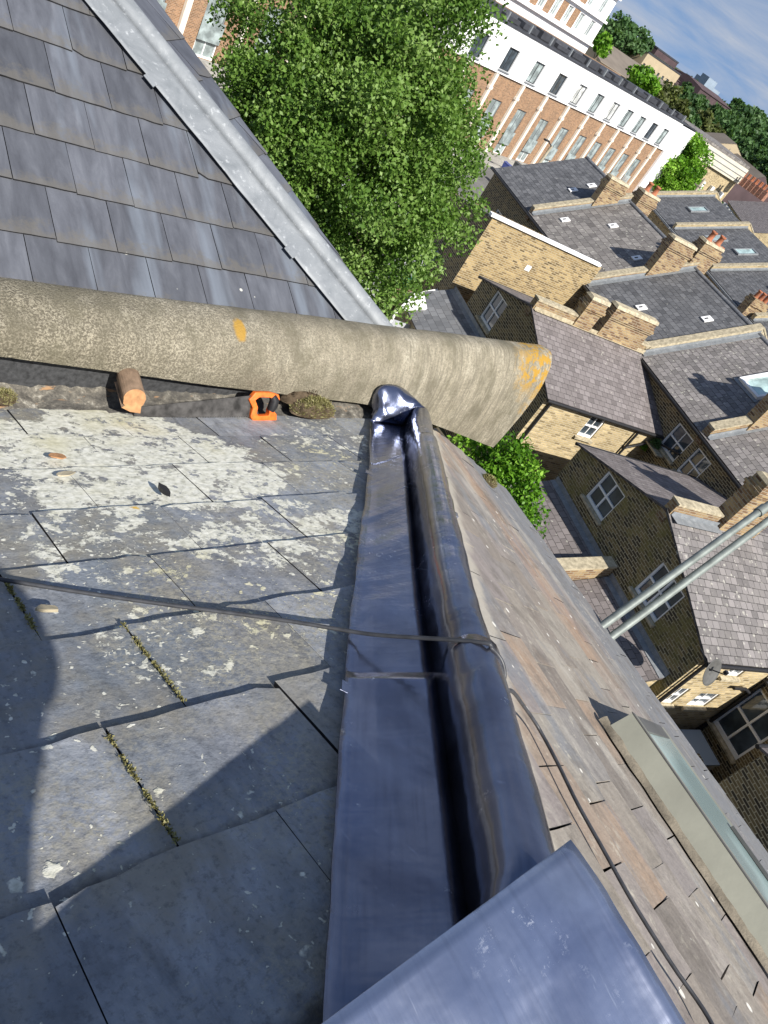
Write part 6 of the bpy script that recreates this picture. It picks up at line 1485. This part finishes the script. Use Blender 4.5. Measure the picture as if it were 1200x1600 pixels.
# ------------------------------------------------------------------ the person taking the picture, whose shadow falls on the left slope
def photographer():
    joints = {"pelvis": (-0.16, -1.50, 0.02), "spine": (-0.12, -1.24, 0.02), "chest": (-0.10, -1.0, -0.04), "neck": (0.04, -0.81, 0.0), "chin": (0.11, -0.72, 0.07), "head": (0.175, -0.655, 0.14), "crown": (0.19, -0.64, 0.23),
         "shR": (0.05, -0.95, -0.06), "elR": (0.02, -0.62, -0.18), "wrR": (0.07, -0.26, -0.04), "haR": (0.05, -0.17, -0.005),
         "shL": (-0.19, -0.92, -0.02), "elL": (-0.14, -0.62, -0.30), "wrL": (0.16, -0.42, -0.62), "haL": (0.22, -0.36, -0.69),
         "hipR": (0.0, -1.53, -0.02), "knR": (0.32, -1.25, -0.33), "anR": (0.30, -1.72, -0.20), "toR": (0.28, -1.95, -0.28),
         "hipL": (-0.30, -1.50, 0.0), "knL": (-0.42, -1.10, -0.26), "anL": (-0.45, -1.55, -0.12), "toL": (-0.47, -1.78, -0.12)}
    rad = {"pelvis": 0.15, "spine": 0.135, "chest": 0.15, "neck": 0.055, "chin": 0.06, "head": 0.098, "crown": 0.05, "shR": 0.07, "elR": 0.046, "wrR": 0.030, "haR": 0.034, "shL": 0.07, "elL": 0.046, "wrL": 0.030, "haL": 0.034,
         "hipR": 0.10, "knR": 0.065, "anR": 0.045, "toR": 0.04, "hipL": 0.10, "knL": 0.065, "anL": 0.045, "toL": 0.04}
    E = [("pelvis", "spine"), ("spine", "chest"), ("chest", "neck"), ("neck", "chin"), ("chin", "head"), ("head", "crown"), ("chest", "shR"), ("shR", "elR"), ("elR", "wrR"), ("wrR", "haR"), ("chest", "shL"), ("shL", "elL"), ("elL", "wrL"), ("wrL", "haL"),
         ("pelvis", "hipR"), ("hipR", "knR"), ("knR", "anR"), ("anR", "toR"), ("pelvis", "hipL"), ("hipL", "knL"), ("knL", "anL"), ("anL", "toL")]
    J = {k: V(*v) for k, v in joints.items()}; R = dict(rad)
    def fingers(hand, wrist, tag_, curl):
        h = J[hand]; d = (h - J[wrist]).normalized(); s = d.cross(V(0.3, 0.2, 1)).normalized(); dn = d.cross(s).normalized()
        for i, (off, L) in enumerate(((-0.030, 0.070), (-0.010, 0.080), (0.010, 0.074), (0.028, 0.058))):
            a, b, c = "%s%d_%d" % (tag_, i, 0), "%s%d_%d" % (tag_, i, 1), "%s%d_%d" % (tag_, i, 2)
            J[a] = h + d * 0.035 + s * off; J[b] = J[a] + d * L * 0.5 + dn * curl * 0.018; J[c] = J[b] + d * L * 0.28 + dn * curl * 0.032
            for n_, r_ in ((a, 0.0105), (b, 0.009), (c, 0.0075)): R[n_] = r_
            E.extend([(hand, a), (a, b), (b, c)])
        a, b = tag_ + "t0", tag_ + "t1"; J[a] = h - s * 0.042 + d * 0.004; J[b] = J[a] + d * 0.04 - s * 0.012 + dn * 0.01 * curl; R[a] = 0.0125; R[b] = 0.009; E.extend([(hand, a), (a, b)])
    fingers("haR", "wrR", "fr", 1.0); fingers("haL", "wrL", "fl", 1.0)
    names = list(J); idx = {n: i for i, n in enumerate(names)}
    off = V(-0.1, -1.4, -0.35)
    me = bpy.data.meshes.new("person"); me.from_pydata([tuple(J[n] - off) for n in names], [(idx[a], idx[b]) for a, b in E], [])
    o = bpy.data.objects.new("person", me); COL.objects.link(o); o.location = off
    sk = o.modifiers.new("skin", 'SKIN')
    for n in names:
        sv = me.skin_vertices[0].data[idx[n]]; sv.radius = (R[n], R[n]); sv.use_root = (n == "pelvis")
    ss = o.modifiers.new("sub", 'SUBSURF'); ss.levels = 2; ss.render_levels = 2
    dg = bpy.context.evaluated_depsgraph_get(); m2 = bpy.data.meshes.new_from_object(o.evaluated_get(dg)); o.modifiers.clear(); o.data = m2; bpy.data.meshes.remove(me)
    skin = plain("skin", (0.50, 0.30, 0.21), 0.6, 0, 0.12, 9); shirt = plain("navy_work_shirt", (0.035, 0.045, 0.085), 0.85, 0, 0.2, 20); trou = plain("dark_work_trousers", (0.05, 0.05, 0.055), 0.9, 0, 0.25, 15); boot = plain("brown_boots", (0.10, 0.06, 0.035), 0.7, 0, 0.3, 20)
    m2.materials.clear()
    for m in (skin, shirt, trou, boot): m2.materials.append(m)
    for p in m2.polygons:
        c = p.center + off; best = min(names, key=lambda n: (J[n] - c).length - R[n]); p.use_smooth = True
        k = 0 if best in ("neck", "chin", "head", "crown", "wrR", "haR", "wrL", "haL") or best[0:2] in ("fr", "fl") else 1
        if best in ("pelvis", "hipR", "hipL", "knR", "knL"): k = 2
        if best in ("anR", "anL"): k = 3
        if best in ("toR", "toL"): k = 3
        p.material_index = k
    hair = plain("short_brown_hair", (0.045, 0.028, 0.018), 0.8, 0, 0.4, 60, 0.8)
    mb = MB(); rows = []
    for i in range(9):
        a = i / 8 * 1.75; rows.append([J["head"] + V(-0.008, -0.014, 0.02) + V(math.cos(b) * math.sin(a) * 0.094, math.sin(b) * math.sin(a) * 0.106, math.cos(a) * 0.112) * (1 + 0.03 * noise.noise(V(b * 3, a * 5, 1))) for b in np.linspace(0, 2 * math.pi, 25)[:-1]])
    mb.loft([list(reversed(r)) for r in rows], closed=True); h = mb.build("hair", hair, None); h.parent = o
    h.data.transform(Matrix.Translation(-off))
    tag(o, "person in a navy shirt kneeling on the slates behind the lens, holding up a phone", "person")
    mb = MB(); c = RZ * 0.034 - RY * 0.05; mb.box(c - RX * 0.037 - RY * 0.08, RX * 0.074, RY * 0.15, RZ * 0.008)
    tag(mb.build("phone", M_BLACK), "black phone held out over the roof", "phone")
photographer()
def joint_moss():
    labs = ["yellow green moss filling the slate joint nearest the photo's lower left", "moss line in the slate joint between the cable and the shadow", "moss line in a slate joint left of the cable's middle"]
    for i, (a, b) in enumerate((((168, 1147), (278, 1318)), ((191, 974), (288, 1096)), ((10, 911), (59, 990)))):
        A = onL(*a, 0.002); B = onL(*b, 0.002); r = random.Random(30 + i); mb = MB()
        for _ in range(520):
            t = r.random(); p = A.lerp(B, t) + V(r.gauss(0, 0.0022), r.gauss(0, 0.002), 0); d = V(r.uniform(-1, 1), r.uniform(-1, 1), r.uniform(0.1, 1)).normalized() * 0.0045
            s = d.cross(V(r.uniform(-1, 1), r.uniform(-1, 1), 0.3)).normalized() * 0.0016
            if noise.noise(V(t * 9, i, 0)) < -0.12: continue
            mb.face([p - s, p + s, p + s * 0.4 + d, p - s * 0.4 + d], tone=r.random())
        tag(mb.build("joint_moss", M_MOSS), labs[i], "moss", "moss lines in the slate joints")
joint_moss()
